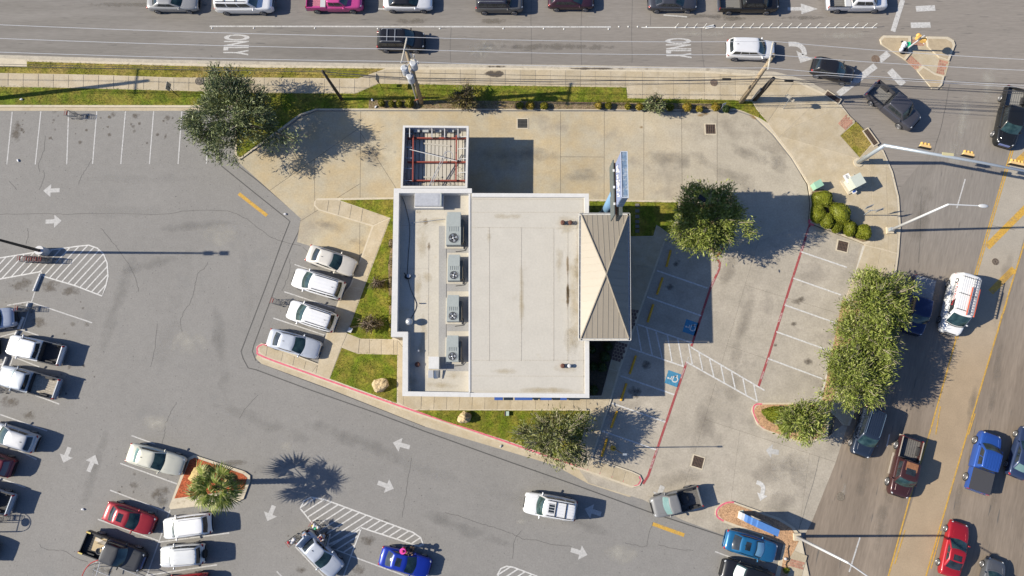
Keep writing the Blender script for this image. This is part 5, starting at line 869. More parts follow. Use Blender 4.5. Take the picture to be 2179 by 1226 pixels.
# ---------------------------------------------------------------- trees and plants
BARK = mat('bark', (.16, .125, .09), .9, fine=.3, fs=9); TWIG = mat('pale_twig', (.3, .26, .19), .9, fine=.2)
LGREY = leafmat('oak_leaf', [(.045, .06, .024), (.1, .125, .045), (.18, .21, .09), (.13, .16, .06), (.3, .32, .18)])
LYEL = leafmat('ash_leaf', [(.06, .085, .012), (.13, .17, .025), (.23, .26, .06), (.17, .215, .035), (.34, .34, .13)])
LSPA = leafmat('mesquite_leaf', [(.06, .07, .02), (.13, .15, .045), (.22, .225, .09), (.11, .135, .03), (.33, .31, .18)])
def unit(n, rs): v = rs.normal(0, 1, (n, 3)); return v / np.linalg.norm(v, axis=1)[:, None]
def tree(label, base, crown, hc, rx, ry, rz, m, n, seed, group=None, twig=TWIG, ntw=60, sig=.3, name='leafy_tree', lobes=5, bz=.13, ll=(.07, .23), lobe=.3):
    b = P(*base, bz); c = P(*crown, hc) - b; t = thing(name, label, 'tree', b, 0, group); rs = np.random.RandomState(seed)
    K = int(34 + rx * ry * 6.5); u = unit(K, rs); u[:, 2] = np.where(u[:, 2] < -.35, -u[:, 2], u[:, 2])
    an = np.arctan2(u[:, 1], u[:, 0]); ph = rs.uniform(0, 6.28, 3)
    lobe *= 1.25; lob = 1 + lobe * np.sin(lobes * an + ph[0]) * .5 + lobe * np.sin(3 * an + ph[1]) * .5 + rs.normal(0, .08, K)
    rad = rs.uniform(.25, 1, K) ** .45 * lob; cl = np.array(c) + u * rad[:, None] * np.array([rx, ry, rz])
    # limbs
    tb = B(); top = V((c.x * .5, c.y * .5, max(1.2, c.z - rz * .9))); tb.tube([(0, 0, 0), (c.x * .2, c.y * .2, top.z * .5), top], [.03 * (rx + ry) + .04, .025 * (rx + ry) + .02, .022 * (rx + ry)], 9)
    n = int(n * 1.25); order = np.argsort(-rad)
    for k in order[:18]:
        e = V(cl[k]); mid = top.lerp(e, .5) + V((rs.normal(0, .2), rs.normal(0, .2), .25)); tb.tube([top - V((0, 0, .2)), mid, e], [.022 * rx + .03, .03, .012], 5)
    tb.obj('trunk', BARK, t, True)
    tw = B()
    for k in range(int(ntw * 2)):
        i = rs.randint(K); e = V(cl[i]); o = V((cl[i] - np.array(c)) * [1, 1, .6]).normalized(); st = e - o * .5; q = e + o * rs.uniform(.2, .65) + V((rs.normal(0, .2), rs.normal(0, .2), rs.uniform(.1, .45)))
        tw.tube([st, st.lerp(q, .5) + V((0, 0, .06)), q], [.03, .02, .009], 4)
    tw.obj('twigs', twig, t, kind='stuff')
    # leaves, each a small blade; sprays run outwards from their clump
    w_ = rs.uniform(.5, 1.4, K); w_ /= w_.sum(); idx = rs.choice(K, n, p=w_); off = rs.normal(0, 1, (n, 3)) * sig * np.array([1, 1, .7]); pos = cl[idx] + off
    out = cl[idx] - np.array(c); out[:, 2] += .4 * rz; out /= np.linalg.norm(out, axis=1)[:, None] + 1e-6
    d = out * .8 + unit(n, rs) * .9 + off * .6; d /= np.linalg.norm(d, axis=1)[:, None]; l = rs.uniform(*ll, n); d *= l[:, None]
    s = np.cross(d, unit(n, rs)); s /= np.linalg.norm(s, axis=1)[:, None] + 1e-6; s *= (l * rs.uniform(.14, .3, n))[:, None]
    quads('crown', pos, d, s, m, t); return t
tree('large grey-green oak at the end of the parking bays by the road', (528, 272), (497, 247), 3.3, 3.95, 3.85, 2.2, LGREY, 21000, 1, 'shade trees', BARK, 70, .38)
tree('round yellow-green tree between drive-through lane and front parking bays', (1487, 487), (1508, 466), 3.4, 3.2, 3.4, 2.1, LYEL, 21000, 2, 'shade trees', TWIG, 90, .36, lobe=.22)
tree('tree at the upper end of the row beside the avenue, over the dark blue pickup', (1828, 655), (1861, 645), 3.2, 2.75, 2.85, 1.9, LYEL, 12500, 3, 'shade trees', TWIG, 90, .36)
tree('middle tree of the row beside the avenue', (1806, 738), (1838, 722), 3.2, 2.5, 2.4, 1.8, LYEL, 11000, 5, 'shade trees', TWIG, 80, .36)
tree('tree at the lower end of the row, above the ribbed-roof utility vehicle', (1785, 810), (1818, 805), 3.2, 2.95, 2.75, 1.9, LYEL, 13000, 8, 'shade trees', TWIG, 90, .36)
tree('small bushy tree on the planter island beside a clipped shrub', (1690, 895), (1708, 898), 2.2, 1.95, 1.8, 1.5, LYEL, 6500, 9, 'shade trees', TWIG, 60, .3)
tree('sparse grey-twigged tree on the lawn south of the restaurant', (1184, 920), (1184, 928), 2.6, 2.65, 2.55, 1.9, LSPA, 7600, 11, 'shade trees', TWIG, 100, .32, lobe=.3)
tree('overgrown leafy shrub in the planting bed right of the manhole walk', (1398, 226), (1393, 222), 1.0, .78, .85, .7, LGREY, 1500, 12, 'loose shrubs', BARK, 20, .2, 'shrub')
tree('bronze-tinted loose shrub in the bed right of the transformer pole', (990, 222), (988, 212), 1.0, 1.25, 1.0, .8, leafmat('bronze_leaf', [(.07, .055, .02), (.14, .12, .04), (.2, .16, .07), (.1, .1, .03)]), 2000, 13, 'loose shrubs', BARK, 20, .22, 'shrub')
BROWN = leafmat('dry_leaf', [(.08, .06, .025), (.15, .11, .05), (.2, .16, .09), (.1, .1, .03)])
tree('thin brown shrub on the lawn west of the restaurant', (790, 690), (786, 688), .7, .75, .62, .45, BROWN, 900, 14, 'loose shrubs', BARK, 8, .2, 'shrub')
tree('nearly bare low shrub near the north end of the west lawn', (805, 606), (803, 604), .4, .6, .4, .3, BROWN, 260, 15, 'loose shrubs', BARK, 8, .2, 'shrub')
def bush(label, x, y, rx, ry, h, m, n, seed, group, name='clipped_bush', ang=0, bz=.13, warp=.06):
    """clipped shrub: a lumpy leafy body with leaves standing on it"""
    b = P(x, y, bz); t = thing(name, label, 'bush', b, 0, group); rs = np.random.RandomState(seed); k = rs.uniform(0, 6.28, 4)
    f = lambda X, Y, Z: 1 + warp * (np.sin(4 * X + k[0]) + np.sin(5 * Y + k[1]) + np.sin(4 * Z + k[2]))
    bl = B(); bl.ell((0, 0, h * .5), (rx * .93, ry * .93, h * .5), 20, 12, ang, f); bl.obj('leaf_body', m, t)
    u = unit(n, rs); u[:, 2] = np.abs(u[:, 2]) * 1.0 - .15; u /= np.linalg.norm(u, axis=1)[:, None]; q = f(u[:, 0], u[:, 1], u[:, 2])[:, None] * rs.uniform(.92, 1.04, (n, 1))
    p = u * np.array([rx, ry, h * .5]) * q; co, si = math.cos(ang), math.sin(ang); p = np.stack([p[:, 0] * co - p[:, 1] * si, p[:, 0] * si + p[:, 1] * co, p[:, 2] + h * .5], 1)
    d = u + unit(n, rs) * .9; d /= np.linalg.norm(d, axis=1)[:, None]; l = rs.uniform(.04, .085, n); d *= l[:, None]; s = np.cross(d, unit(n, rs)); s /= np.linalg.norm(s, axis=1)[:, None] + 1e-6; s *= (l * .5)[:, None]
    quads('crown', p, d, s, m, t); return t
TOP = leafmat('topiary_leaf', [(.06, .085, .006), (.105, .13, .008), (.16, .175, .012), (.125, .145, .01), (.21, .2, .02)], .1)
BOX = leafmat('boxwood_leaf', [(.07, .085, .008), (.14, .15, .012), (.23, .2, .02), (.11, .125, .01), (.32, .23, .025)], .1); YEL = leafmat('golden_leaf', [(.12, .12, .01), (.25, .2, .02), (.33, .2, .03), (.16, .16, .015), (.3, .26, .05)], .1)
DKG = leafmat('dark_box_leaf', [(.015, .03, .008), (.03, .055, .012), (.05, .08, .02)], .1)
s1 = .044
for i, (x, y, r, m, lb) in enumerate(((813, 222, 7.5, BOX, 'first clipped round bush at the left end of the bed'), (834, 223, 7, BOX, 'second clipped round bush from the left end of the bed'), (850, 223, 7, BOX, 'third clipped round bush from the left, nearer the transformer pole'), (872, 223, 9.5, BOX, 'clipped round bush just left of the transformer pole'), (1106, 227, 7.5, BOX, 'round bush left of a golden one in the middle of the bed'), (1128, 227, 9, YEL, 'golden-green bush between two greener ones in the middle of the bed'), (1158, 228, 7.5, BOX, 'round bush right of the golden one in the middle of the bed'), (1273, 227, 8, YEL, 'orange-tipped bush beside a round green one'), (1294, 227, 7, BOX, 'round green bush right of an orange-tipped one'), (1335, 229, 7, BOX, 'green bush left of a yellow one near the large shrub'), (1360, 230, 7.5, YEL, 'yellow bush nearest the large leafy shrub'), (1424, 231, 8, BOX, 'olive round bush under the large leafy shrub'), (1461, 231, 9, YEL, 'straggly orange and green bush right of the large shrub'), (1487, 234, 7, YEL, 'small golden bush between two orange-tinted ones'), (1521, 231, 9, YEL, 'orange-topped bush left of a dark green one'), (1543, 234, 8, DKG, 'dark green clipped bush at the right end of the bed'))):
    bush(lb, x, y, r * s1, r * s1, r * s1 * 1.6, m, 700, 40 + i, 'clipped bushes along the drive-through bed')
for i, (x, y, a, b_, h, an, lb) in enumerate(((1743, 428, 22, 19, 1.3, 0, 'big rounded topiary next to the green utility box'), (1778, 458, 27, 20, 1.45, -.9, 'largest pear-shaped topiary of the corner cluster'), (1736, 445, 13, 15, 1.0, 0, 'small topiary tucked between the two biggest'), (1736, 460, 17, 20, 1.1, 0, 'flat topiary against the kerb of the drive-through lane'), (1753, 474, 15, 16, 1.15, 0, 'round topiary by the pink kerb end'), (1774, 486, 12, 12, .9, 0, 'smallest round topiary in the front of the cluster'), (1802, 489, 15, 16, 1.15, 0, 'round topiary second from the street light'), (1829, 498, 16, 17, 1.2, 0, 'round topiary nearest the street light'))):
    bush(lb, x, y, a * s1, b_ * s1, h, TOP, 2200, 70 + i, 'topiary cluster at the corner', ang=an)
bush('yellow-green clipped shrub filling the tip of the planter island', 1646, 882, 27 * s1, 16 * s1, .9, TOP, 2200, 90, 'low island shrubs', ang=-.2); bush('low yellow-green shrub peeping from under the small island tree', 1668, 908, 18 * s1, 10 * s1, .6, TOP, 1200, 91, 'low island shrubs', ang=-.5)
for i, (x, y, r, lb) in enumerate(((1292, 738, 9, 'dark shrub at the top of the shaded entrance bed'), (1286, 760, 10, 'dark shrub in the middle of the shaded entrance bed'), (1280, 782, 9, 'dark shrub third down the shaded entrance bed'), (1262, 780, 8, 'dark hedge plant against the wall of the shaded bed'), (1262, 830, 10, 'dark rounded plant at the corner of the shaded bed'), (1259, 745, 8, 'dark hedge plant at the upper wall of the shaded bed'))): bush(lb, x, y, r * s1, r * s1, .7, DKG, 600, 100 + i, 'shrubs in the shaded entrance bed')
for i, (x, y) in enumerate(((833, 520), (834, 560), (832, 600), (831, 640), (832, 680), (833, 705))): bush(('small rusty bush by the west wall near the cables end', 'rusty bush by the west wall below the first', 'low bush midway along the west wall', 'green bush along the west wall near the stump shrub', 'leafy green bush low on the west wall', 'last bush before the jog of the west wall')[i], x, y, 5 * s1, 10 * s1, .45, BOX if i > 2 else BROWN, 300, 120 + i, 'plants along the west wall')
bush('tiny green weed tuft in the cracked dirt by the avenue', 1672, 1213, 6 * s1, 5 * s1, .25, TOP, 200, 131, None)
# fan palm
pb = P(496, 1026, .13); pt = thing('palm_tree', 'fan palm on the red mulch island casting a starburst shadow', 'tree', pb); hp = 3.9
tr_ = B(); tr_.tube([(0, 0, 0), (0, 0, .4), (.03, 0, hp * .6), (.05, 0, hp)], [.34, .25, .2, .19], 14)
for k in range(16): tr_.tube([(.02, 0, .3 + k * .23), (.02, 0, .36 + k * .23)], [.27, .22], 12)
tr_.obj('trunk', BARK, pt, True)
FR = leafmat('palm_leaf', [(.06, .095, .012), (.13, .18, .022), (.22, .26, .05), (.05, .08, .01), (.38, .37, .13)], .2); FRD = leafmat('dry_palm_leaf', [(.2, .15, .05), (.25, .2, .08)], .1)
def frond(seed):
    r = random.Random(seed); f = B(); n = 20; f.tube([(0, 0, 0), (.7, 0, .14), (1.25, 0, .08)], [.035, .024, .016], 4)
    for k in range(n):
        a = -1.9 + 3.8 * k / (n - 1) + r.uniform(-.05, .05); l = (.6 + .42 * math.cos(a * .75)) * r.uniform(.85, 1.12); c, s = math.cos(a), math.sin(a); o = V((1.22, 0, .08)); d = V((c, s, 0)); w_ = V((-s, c, 0)) * .05
        p1 = o + d * l * .55 + V((0, 0, .05 - .04 * abs(a))); p2 = o + d * l + V((0, 0, -.2 - r.uniform(0, .3))); f.add([o, p1 - w_, p2, p1 + w_], [(0, 1, 2, 3)])
    return f.mesh('frond', FR)
fm_ = [frond(i) for i in range(5)]; r = random.Random(5)
for k in range(38):
    fo = mk('frond', fm_[k % 5], pt, loc=(.05, 0, hp)); a = k * 2.399 + r.uniform(-.3, .3); el = R(72) - (min(k, 23) / 23) ** .8 * R(100) + r.uniform(-.15, .15); s = r.uniform(.85, 1.0) if k < 10 else r.uniform(1.0, 1.38)
    if k > 23: el = r.uniform(R(-10), R(50)); s = r.uniform(.5, .8)
    fo.rotation_euler = (Matrix.Rotation(a, 3, 'Z') @ Matrix.Rotation(-el, 3, 'Y') @ Matrix.Rotation(r.uniform(-.9, .9), 3, 'X')).to_euler(); fo.scale = (s, s, s)
# rocks
STONE = mat('limestone', (.44, .35, .21), .85, var=.18, scale=4, fine=.2, c2=(.36, .27, .15)); BOUL = mat('tan_boulder', (.4, .3, .13), .85, var=.15, scale=3, fine=.2)
def rock(label, x, y, rx, ry, h, seed, m=STONE, name='rock'):
    t = P(x, y, .12); q = np.random.RandomState(seed).uniform(0, 6.28, 8); b = B()
    b.ell((0, 0, h * .4), (rx, ry, h * .6), 22, 12, .4, lambda X, Y, Z: 1 + .14 * math.sin(3 * X + q[0] + 2 * Z) + .12 * math.sin(4 * Y + q[1]) + .08 * math.sin(9 * X + q[2]) * math.sin(8 * Y + q[3]) + .05 * math.sin(13 * Z + q[4] + 11 * X))
    b.obj(name, m, None, label=label, cat='rock', loc=t)
rock('wide tan limestone rock on the grass by the pink kerb corner', 812, 819, .75, .55, .75, 3); rock('tan limestone rock on the grass below the south wall', 988, 889, .55, .58, .75, 6); rock('large yellowish boulder half under the palm crown', 425, 1008, 1.0, .6, .5, 9, BOUL); rock('second yellowish boulder at the palm foot, mostly hidden by fronds', 490, 1022, .5, .45, .4, 12, BOUL)
# ---------------------------------------------------------------- poles, wires, signals, street furniture
WOOD = mat('weathered_wood', (.27, .215, .145), .9, var=.2, scale=3, fine=.25, fs=9); DKW = mat('dark_wood', (.05, .042, .035), .9, fine=.25); ARM = mat('crossarm_grey', (.38, .36, .31), .8, fine=.15)
INS = mat('porcelain', (.45, .45, .45), .3); TRF = mat('transformer_grey', (.36, .38, .41), .4, var=.05); WHS = mat('white_steel', (.46, .47, .48), .4, metal=.1); SIGY = mat('signal_yellow', (.6, .36, .1), .5); SLAT = mat('mast_grey', (.34, .38, .42), .35, metal=.4); BLKM = mat('black_metal', (.016, .016, .017), .5)
def pole(name, label, base, top, h, r, m, bz=.13, group='utility poles'):
    b = P(*base, bz); e = (top if isinstance(top, V) else P(*top, h)) - b; t = thing(name, label, 'pole', b, 0, group)
    B().tube([(0, 0, -.1), e * .5, e], [r * 1.15, r, r * .8], 12).obj('shaft', m, t, True); return t, e
WT = {}
def crossarm(t, e, a, b, h, n=3, off=0):
    a, b = (a if isinstance(a, V) else P(*a, h)) - t.location, (b if isinstance(b, V) else P(*b, h)) - t.location; B().tube([a, b], .075, 6).obj('crossarm', ARM, t)
    res = []
    for k in range(n):
        p = a.lerp(b, (.03, .5, .97)[k]); B().tube([p, p + V((0, 0, .14)), p + V((0, 0, .22))], [.05, .07, .03], 8).obj('insulator', INS, t); res.append(p + V((0, 0, .22)) + t.location)
    return res
def shadow_top(sh, h):
    """pixel-free top of a pole of height h whose shadow ends at pixel sh"""
    return P(*sh) + V((sd.x, sd.y, 0)) * (h / sd.z) + V((0, 0, h))
t, e = pole('utility_pole', 'leaning pole carrying three grey transformer cans over the planting bed', (897, 219), (864, 104), 9.3, .2, WOOD); i1 = crossarm(t, e, (866, 80), (854, 135), 9.3)
for x, y, h, lb in ((881, 139, 7.6, 0), (862, 150, 7.2, 1), (874, 167, 6.6, 2)):
    c = P(x, y, h) - t.location; q = B(); q.tube([c - V((0, 0, .55)), c + V((0, 0, .45))], .3, 16); q.tube([c + V((0, 0, .45)), c + V((0, 0, .52))], [.33, .24], 16); q.obj('transformer', TRF, t); B().tube([c + V((.1, .1, .5)), c + V((.1, .1, .85))], .05, 6).obj('bushing', INS, t); ax = e * (c.z / e.z); B().tube([c, ax], .05, 5).obj('bracket', STEEL, t)
a = P(875, 134, 8.2) - t.location
for k, (x, y) in enumerate(((875, 117), (881, 119), (884, 130), (889, 133))): q = P(x, y, 8.5) - t.location; B().tube([e * .84, q], .03, 5).obj('cutout_arm', ARM, t); B().tube([q - V((0, 0, .25)), q + V((0, 0, .2))], .06, 6).obj('cutout', INS, t)
B().tube([P(889, 221, .13) - t.location, P(884, 205, 1.6) - t.location, P(876, 178, 5.4) - t.location], .075, 8).obj('riser_pipe', STEEL, t); q = e * .11; B().tube([(q.x - .5, q.y - .3, q.z), (q.x + .5, q.y + .1, q.z)], .07, 6).obj('orange_marker', mat('orange_steel', (.38, .13, .06)), t)
B().tube([P(*p, 6.8) - t.location for p in smooth([(871, 128), (858, 140), (854, 152), (858, 165), (870, 168)], 4)], .02, 4).obj('jumper_cable', CAB, t)
t, e = pole('utility_pole', 'tall tan wooden pole with one crossarm above the white crossover', (1577, 217), (1647, 116), 8.8, .21, WOOD); i2 = crossarm(t, e, (1645, 89), (1634, 149), 8.8)
t3, e3 = pole('utility_pole', 'short blackened pole with grey pipes beside the tall tan one', (1606, 211), (1646, 167), 5.0, .22, DKW)
for o in ((-.25, .1), (-.3, -.1)): B().tube([(o[0], o[1], 0), (e3.x * .5 + o[0], e3.y * .5 + o[1], e3.z * .5)], .06, 8).obj('riser_pipe', STEEL, t3)
t4, e4 = pole('utility_pole', 'thin dark pole between the oak and the walkway', (727, 211), (686, 151), 6.2, .14, DKW); B().tube([P(737, 223, .15) - t4.location, e4 * .4], .025, 5).obj('guy_wire', BLKM, t4)
t5, e5 = pole('utility_pole', 'pole outside the left edge whose long shadow crosses the walkway', (-22, 212), shadow_top((322, 173), 9.6), 9.6, .2, WOOD); q = shadow_top((300, 147), 9.4); q1 = shadow_top((293, 202), 9.4); i0 = crossarm(t5, e5, q, q1, 9.4)
WIRE = mat('power_wire', (.5, .5, .51), .5, metal=.2); DWIRE = mat('telecom_wire', (.05, .05, .055), .6)
def wire(label, pts, r, m, sag=.5):
    full = []
    for a, b in zip(pts[:-1], pts[1:]):
        for k in range(10): q = a.lerp(b, k / 10); q.z -= 4 * sag * (k / 10) * (1 - k / 10); full.append(q)
    full.append(pts[-1]); B().tube(full, r, 4).obj('overhead_wire', m, None, label=label, cat='wire', group='overhead wires')
for k, lb in enumerate(('power line on the roadward end of the crossarms', 'power line on the middle of the crossarms', 'power line on the kerbward end of the crossarms')):
    y = ((60, 89, 119), (128, 150, 183))
    wire(lb, [i0[k] + V((-40, .5, 0)), i0[k], i1[k], i2[k], P(2300, y[1][k] + 4, 9.0)], .024, WIRE, .35)
for lb, pts, h, r, m in (('thick telephone cable along the walkway', ((-120, 139), (686, 153), (870, 166), (1480, 172), (1646, 168), (2300, 201)), 5.9, .03, DWIRE), ('thin telephone cable just above the thick one', ((-120, 134), (686, 150), (872, 155), (1450, 166), (1642, 160), (2300, 182)), 6.1, .02, DWIRE), ('lower telephone cable looped with black splices', ((686, 152), (875, 170), (1090, 173), (1300, 172), (1500, 170), (1645, 166), (1690, 172), (1850, 184), (2300, 205)), 5.0, .03, DWIRE), ('slack telephone cable nearest the building side', ((686, 157), (880, 172), (1090, 178), (1340, 181), (1640, 172), (1700, 175), (2300, 198)), 4.8, .022, DWIRE), ('pale cable crossing the traffic island', ((1645, 160), (1760, 160), (2000, 176), (2300, 192)), 5.6, .022, WIRE)):
    wire(lb, [P(x, y, h) for x, y in pts], r, m, .05)
for lb, x, y, an in (('black cable splice case hanging beside the short blackened pole', 1679, 172, 0), ('black ribbed splice case over the manhole', 1546, 169, .1)): c = P(x, y, 4.9); B().tube([c - V((.42, 0, 0)), c - V((.36, 0, 0)), c + V((.36, 0, 0)), c + V((.42, 0, 0))], [.05, .12, .12, .05], 8).obj('splice_case', CAB, None, label=lb, cat='cable splice')
# street lights
def lamp(name, label, base, top, h, r, m, bz=.14, group='street lights'):
    b = P(*base, bz); e = P(*top, h) - b; t = thing(name, label, 'street light', b, 0, group); B().box((0, 0, .12), (.62, .62, .24)).obj('footing', KERB, t); B().tube([(0, 0, .2), e * .5, e], [r * 1.3, r, r * .75], 10).obj('shaft', m, t, True); return t, e
t, e = lamp('street_light', 'white street light whose arm reaches over the avenue beside the topiary', (1892, 491), (2018, 435), 8.9, .11, WHS); q = P(2083, 438, 9.1) - t.location; B().tube([e, q], [.06, .045], 8).obj('arm', WHS, t); ln = q - e; B().ell(q + ln.normalized() * .35, (.42, .17, .1), 14, 7, math.atan2(ln.y, ln.x)).obj('lamp_head', WHS, t, True); B().box((-.05, 0, .5), (.35, .3, .5)).obj('base_cover', SLAT, t)
t, e = lamp('street_light', 'white street light beside the blue monument sign with its top out of frame', (1695, 1142), (1805, 1198), 8.9, .11, WHS); q = P(1880, 1250, 9.2) - t.location; B().tube([e, q], [.06, .045], 8).obj('arm', WHS, t); B().ell(q, (.42, .2, .1)).obj('lamp_head', WHS, t)
t, e = lamp('parking_light', 'black parking lot light on a white concrete pier by the hatched island', (97, 537), (-60, 495), 9.7, .12, BLKM, 0); B().tube([(0, 0, 0), (0, 0, .95)], .42, 24).obj('pier', mat('pier_white', (.5, .5, .5), .7, fine=.1), t)
for k in (-1, 1): B().box((e.x + k * .75, e.y, e.z), (.6, .42, .2)).obj('lamp_head', BLKM, t); B().tube([e, e + V((k * .5, 0, 0))], .04, 6).obj('arm', BLKM, t)
qb = e * .07; B().tube([(qb.x, qb.y, qb.z), (qb.x * 1.15, qb.y * 1.15, qb.z + .35)], .16, 10).obj('notice_band', mat('notice_red', (.3, .2, .22), .6), t)
t, e = lamp('parking_light', 'dark lamp post standing in the crown of the round tree', (1466, 450), (1500, 424), 6.2, .07, SLAT, .13); B().box((e.x - .25, e.y + .05, e.z + .05), (.7, .35, .18), -.6).obj('lamp_head', BLKM, t)
t, e = lamp('parking_light', 'thin lamp post with a yellow foot in the front parking bays', (1303, 953), (1327, 967), 6.0, .05, BLKM, .02); B().cyl((0, 0, 0), .24, .7, 14).obj('yellow_foot', mat('bollard_yellow', (.55, .33, .04), .5), t); B().box((e.x + .1, e.y, e.z), (.32, .16, .1)).obj('lamp_head', SLAT, t)
# traffic mast with signals
b = P(1826, 346, .14); t = thing('traffic_mast', 'grey traffic signal mast reaching over the avenue lanes', 'traffic signal', b); e = P(1883, 309, 5.3) - b; B().tube([(0, 0, 0), e], [.21, .16], 14).obj('shaft', SLAT, t, True); q = P(2300, 388, 6.1) - b; B().tube([e + V((-.15, 0, 0)), e.lerp(q, .5) + V((0, 0, .15)), q], [.15, .12, .08], 12).obj('mast_arm', SLAT, t, True); B().cyl((0, 0, -.01), .45, .08, 20).obj('footing', KERB, t); B().box((.3, .2, .9), (.4, .3, .6)).obj('control_box', SLAT, t)
ad = (q - e).normalized()
for px, n, lb in ((1972, 3, 'three-lens yellow signal nearest the mast pole'), (2059, 3, 'three-lens yellow signal in the middle of the mast arm'), (2160, 5, 'wide yellow signal at the picture edge of the mast arm')):
    s = min(np.linspace(0, 1, 200), key=lambda u: abs((P(px, 340, 5.7) - b - e.lerp(q, u)).x)); c = e.lerp(q, s) + V((0, .38, .1)) + b; sgn = thing('traffic_signal', lb, 'traffic signal', c, math.atan2(ad.y, ad.x), 'signals on the mast arm'); W_ = n * .3
    B().box((0, 0, 0), (W_ + .2, .04, .36)).obj('back_plate', BLKM, sgn); B().box((0, .13, 0), (W_, .24, .3)).obj('housing', mat('signal_cream', (.58, .4, .18), .5), sgn)
    for k in range(n): x = (k - (n - 1) / 2) * .3; vz = B(); vz.tube([(x, .24, .02), (x, .46, -.02)], [.14, .12], 12); vz.obj('visor', SIGY, sgn)
    B().box((0, -.2, -.1), (W_ * .8, .06, .06)).obj('bracket', SLAT, sgn)
cc = P(2017, 331, 5.75); sp_ = thing('street_name_sign', 'yellowish street name plate hung on the traffic mast arm', 'sign', cc, -.12); B().box((0, .1, 0), (1.0, .28, .05)).obj('plate', mat('sign_back', (.42, .38, .22), .5), sp_)
# pedestrian signal pole on the island
b = P(1929, 105, .14); t = thing('signal_post', 'white pole on the traffic island leaning towards yellow signal heads', 'traffic signal', b); e = P(1967, 76, 3.4) - b; B().tube([(0, 0, 0), e], [.09, .06], 10).obj('shaft', WHS, t); B().cyl((0, 0, 0), .2, .3, 10, .1).obj('base_collar', WHS, t)
for k, (x, y, h) in enumerate(((1954, 79, 2.9), (1964, 87, 2.6))):
    c = P(x, y, h); g = thing('pedestrian_signal', ('upper yellow signal head above the island brick pad', 'lower yellow signal head beside the white island pole')[k], 'traffic signal', c, .6 - k); B().box((0, 0, 0), (.42, .24, .4)).obj('housing', SIGY, g); B().ell((.08, .14, .05), (.22, .18, .2), 10, 6).obj('visor', SIGY, g); B().tube([(0, 0, -.1), e * (h / e.z) + b - c if k > 5 else (.25, -.2, -.1)], .03, 5).obj('bracket', SLAT, g)
t = thing('bag_bundle', 'bundle of white sacks and a dark bag beside the green crate on the island', 'bag', P(1917, 102, .14)); q = B(); r = random.Random(2)
for k in range(6): q.ell((r.uniform(-.22, .22), r.uniform(-.4, .35), .3 + r.uniform(0, .25)), (.24, .2, .26), 10, 7, r.uniform(0, 3))
q.obj('sacks', mat('white_plastic', (.5, .5, .52), .5), t, True); q = B(); q.ell((.3, -.35, .2), (.26, .3, .22)); q.ell((0, .5, .3), (.12, .1, .1)); q.ell((-.05, -.55, .15), (.2, .15, .12)); q.obj('dark_bag', BLKM, t, True)
t = thing('crate', 'bright green plastic crate on the traffic island', 'crate', P(1926.5, 100, .14), .1); GC = mat('crate_green', (.02, .42, .2), .45); B().box((-.13, 0, .3), (.22, .5, .5)).obj('box', GC, t); B().box((.13, 0, .3), (.22, .5, .5)).obj('box', GC, t); B().box((0, 0, .1), (.5, .52, .2)).obj('base', GC, t)
# controller cabinets
CABM = mat('cabinet_pale', (.42, .45, .4), .45, var=.04); t = thing('control_cabinet', 'pale green traffic control cabinet on a concrete pad at the corner', 'cabinet', P(1810, 393, .14), R(27.5)); B().box((0, 0, .05), (1.5, 1.5, .1)).obj('pad', KERB, t); B().box((-.14, 0, .75), (.78, 1.05, 1.35)).obj('cabinet', CABM, t); B().box((.42, .05, .7), (.34, 1.0, 1.2)).obj('side_cabinet', mat('cabinet_green', (.36, .4, .33), .45), t); B().box((.0, 0, 1.45), (1.1, 1.1, .05)).obj('lid', CABM, t)
c = P(1804, 379, .9); s_ = thing('yard_sign', 'small white yard sign with black letters propped on the control cabinet', 'sign', c, R(27.5)); B().box((0, 0, 0), (.62, .82, .03)).obj('board', mat('sign_white2', (.6, .6, .6), .5), s_); text('ARMY', s_, (0, 0, .022), (0, -1, 0), (1, 0, 0), .34, BLKM, .7)
c = P(1818, 408, .5); s_ = thing('yard_sign', 'small white and blue yard sign at the foot of the control cabinet', 'sign', c, R(25)); B().box((0, 0, 0), (.45, .3, .03)).obj('board', mat('sign_white2', (.6, .6, .6)), s_); B().ell((0, .03, .02), (.19, .1, .02), 14, 4).obj('blue_oval', mat('oval_blue', (.02, .06, .25), .4), s_)
t = thing('utility_box', 'mint green utility box beside the big topiary', 'utility box', P(1734, 397, .14), R(27)); MINT = mat('mint_green', (.25, .42, .31), .5, var=.05); B().box((0, 0, .4), (.72, .6, .8)).obj('box', MINT, t); B().box((0, 0, .82), (.78, .66, .06)).obj('lid', MINT, t)
t = thing('utility_box', 'pale green utility cover on the south lawn', 'utility box', P(1079, 880, .14)); B().box((0, 0, .12), (.35, .4, .25)).obj('lid', mat('pale_mint', (.33, .42, .36), .6), t); B().box((-.22, 0, .15), (.08, .42, .3)).obj('rim', mat('rim_brown', (.15, .09, .05), .8), t)
t = thing('utility_box', 'flat pale green cover in the gravel of the sign island', 'utility box', P(1578, 1093, .14), .2); B().box((0, 0, .03), (.4, .5, .06)).obj('lid', mat('pale_mint', (.33, .42, .36)), t); B().box((0, 0, .02), (.48, .58, .04)).obj('rim', KERB, t)
t = thing('grease_bin', 'small white box on the grass beside the walkway end', 'utility box', P(746, 703, .14), -.4); B().box((0, 0, .12), (.34, .42, .24)).obj('box', WHS, t); B().box((0, 0, .25), (.36, .44, .03)).obj('lid', WHS, t)
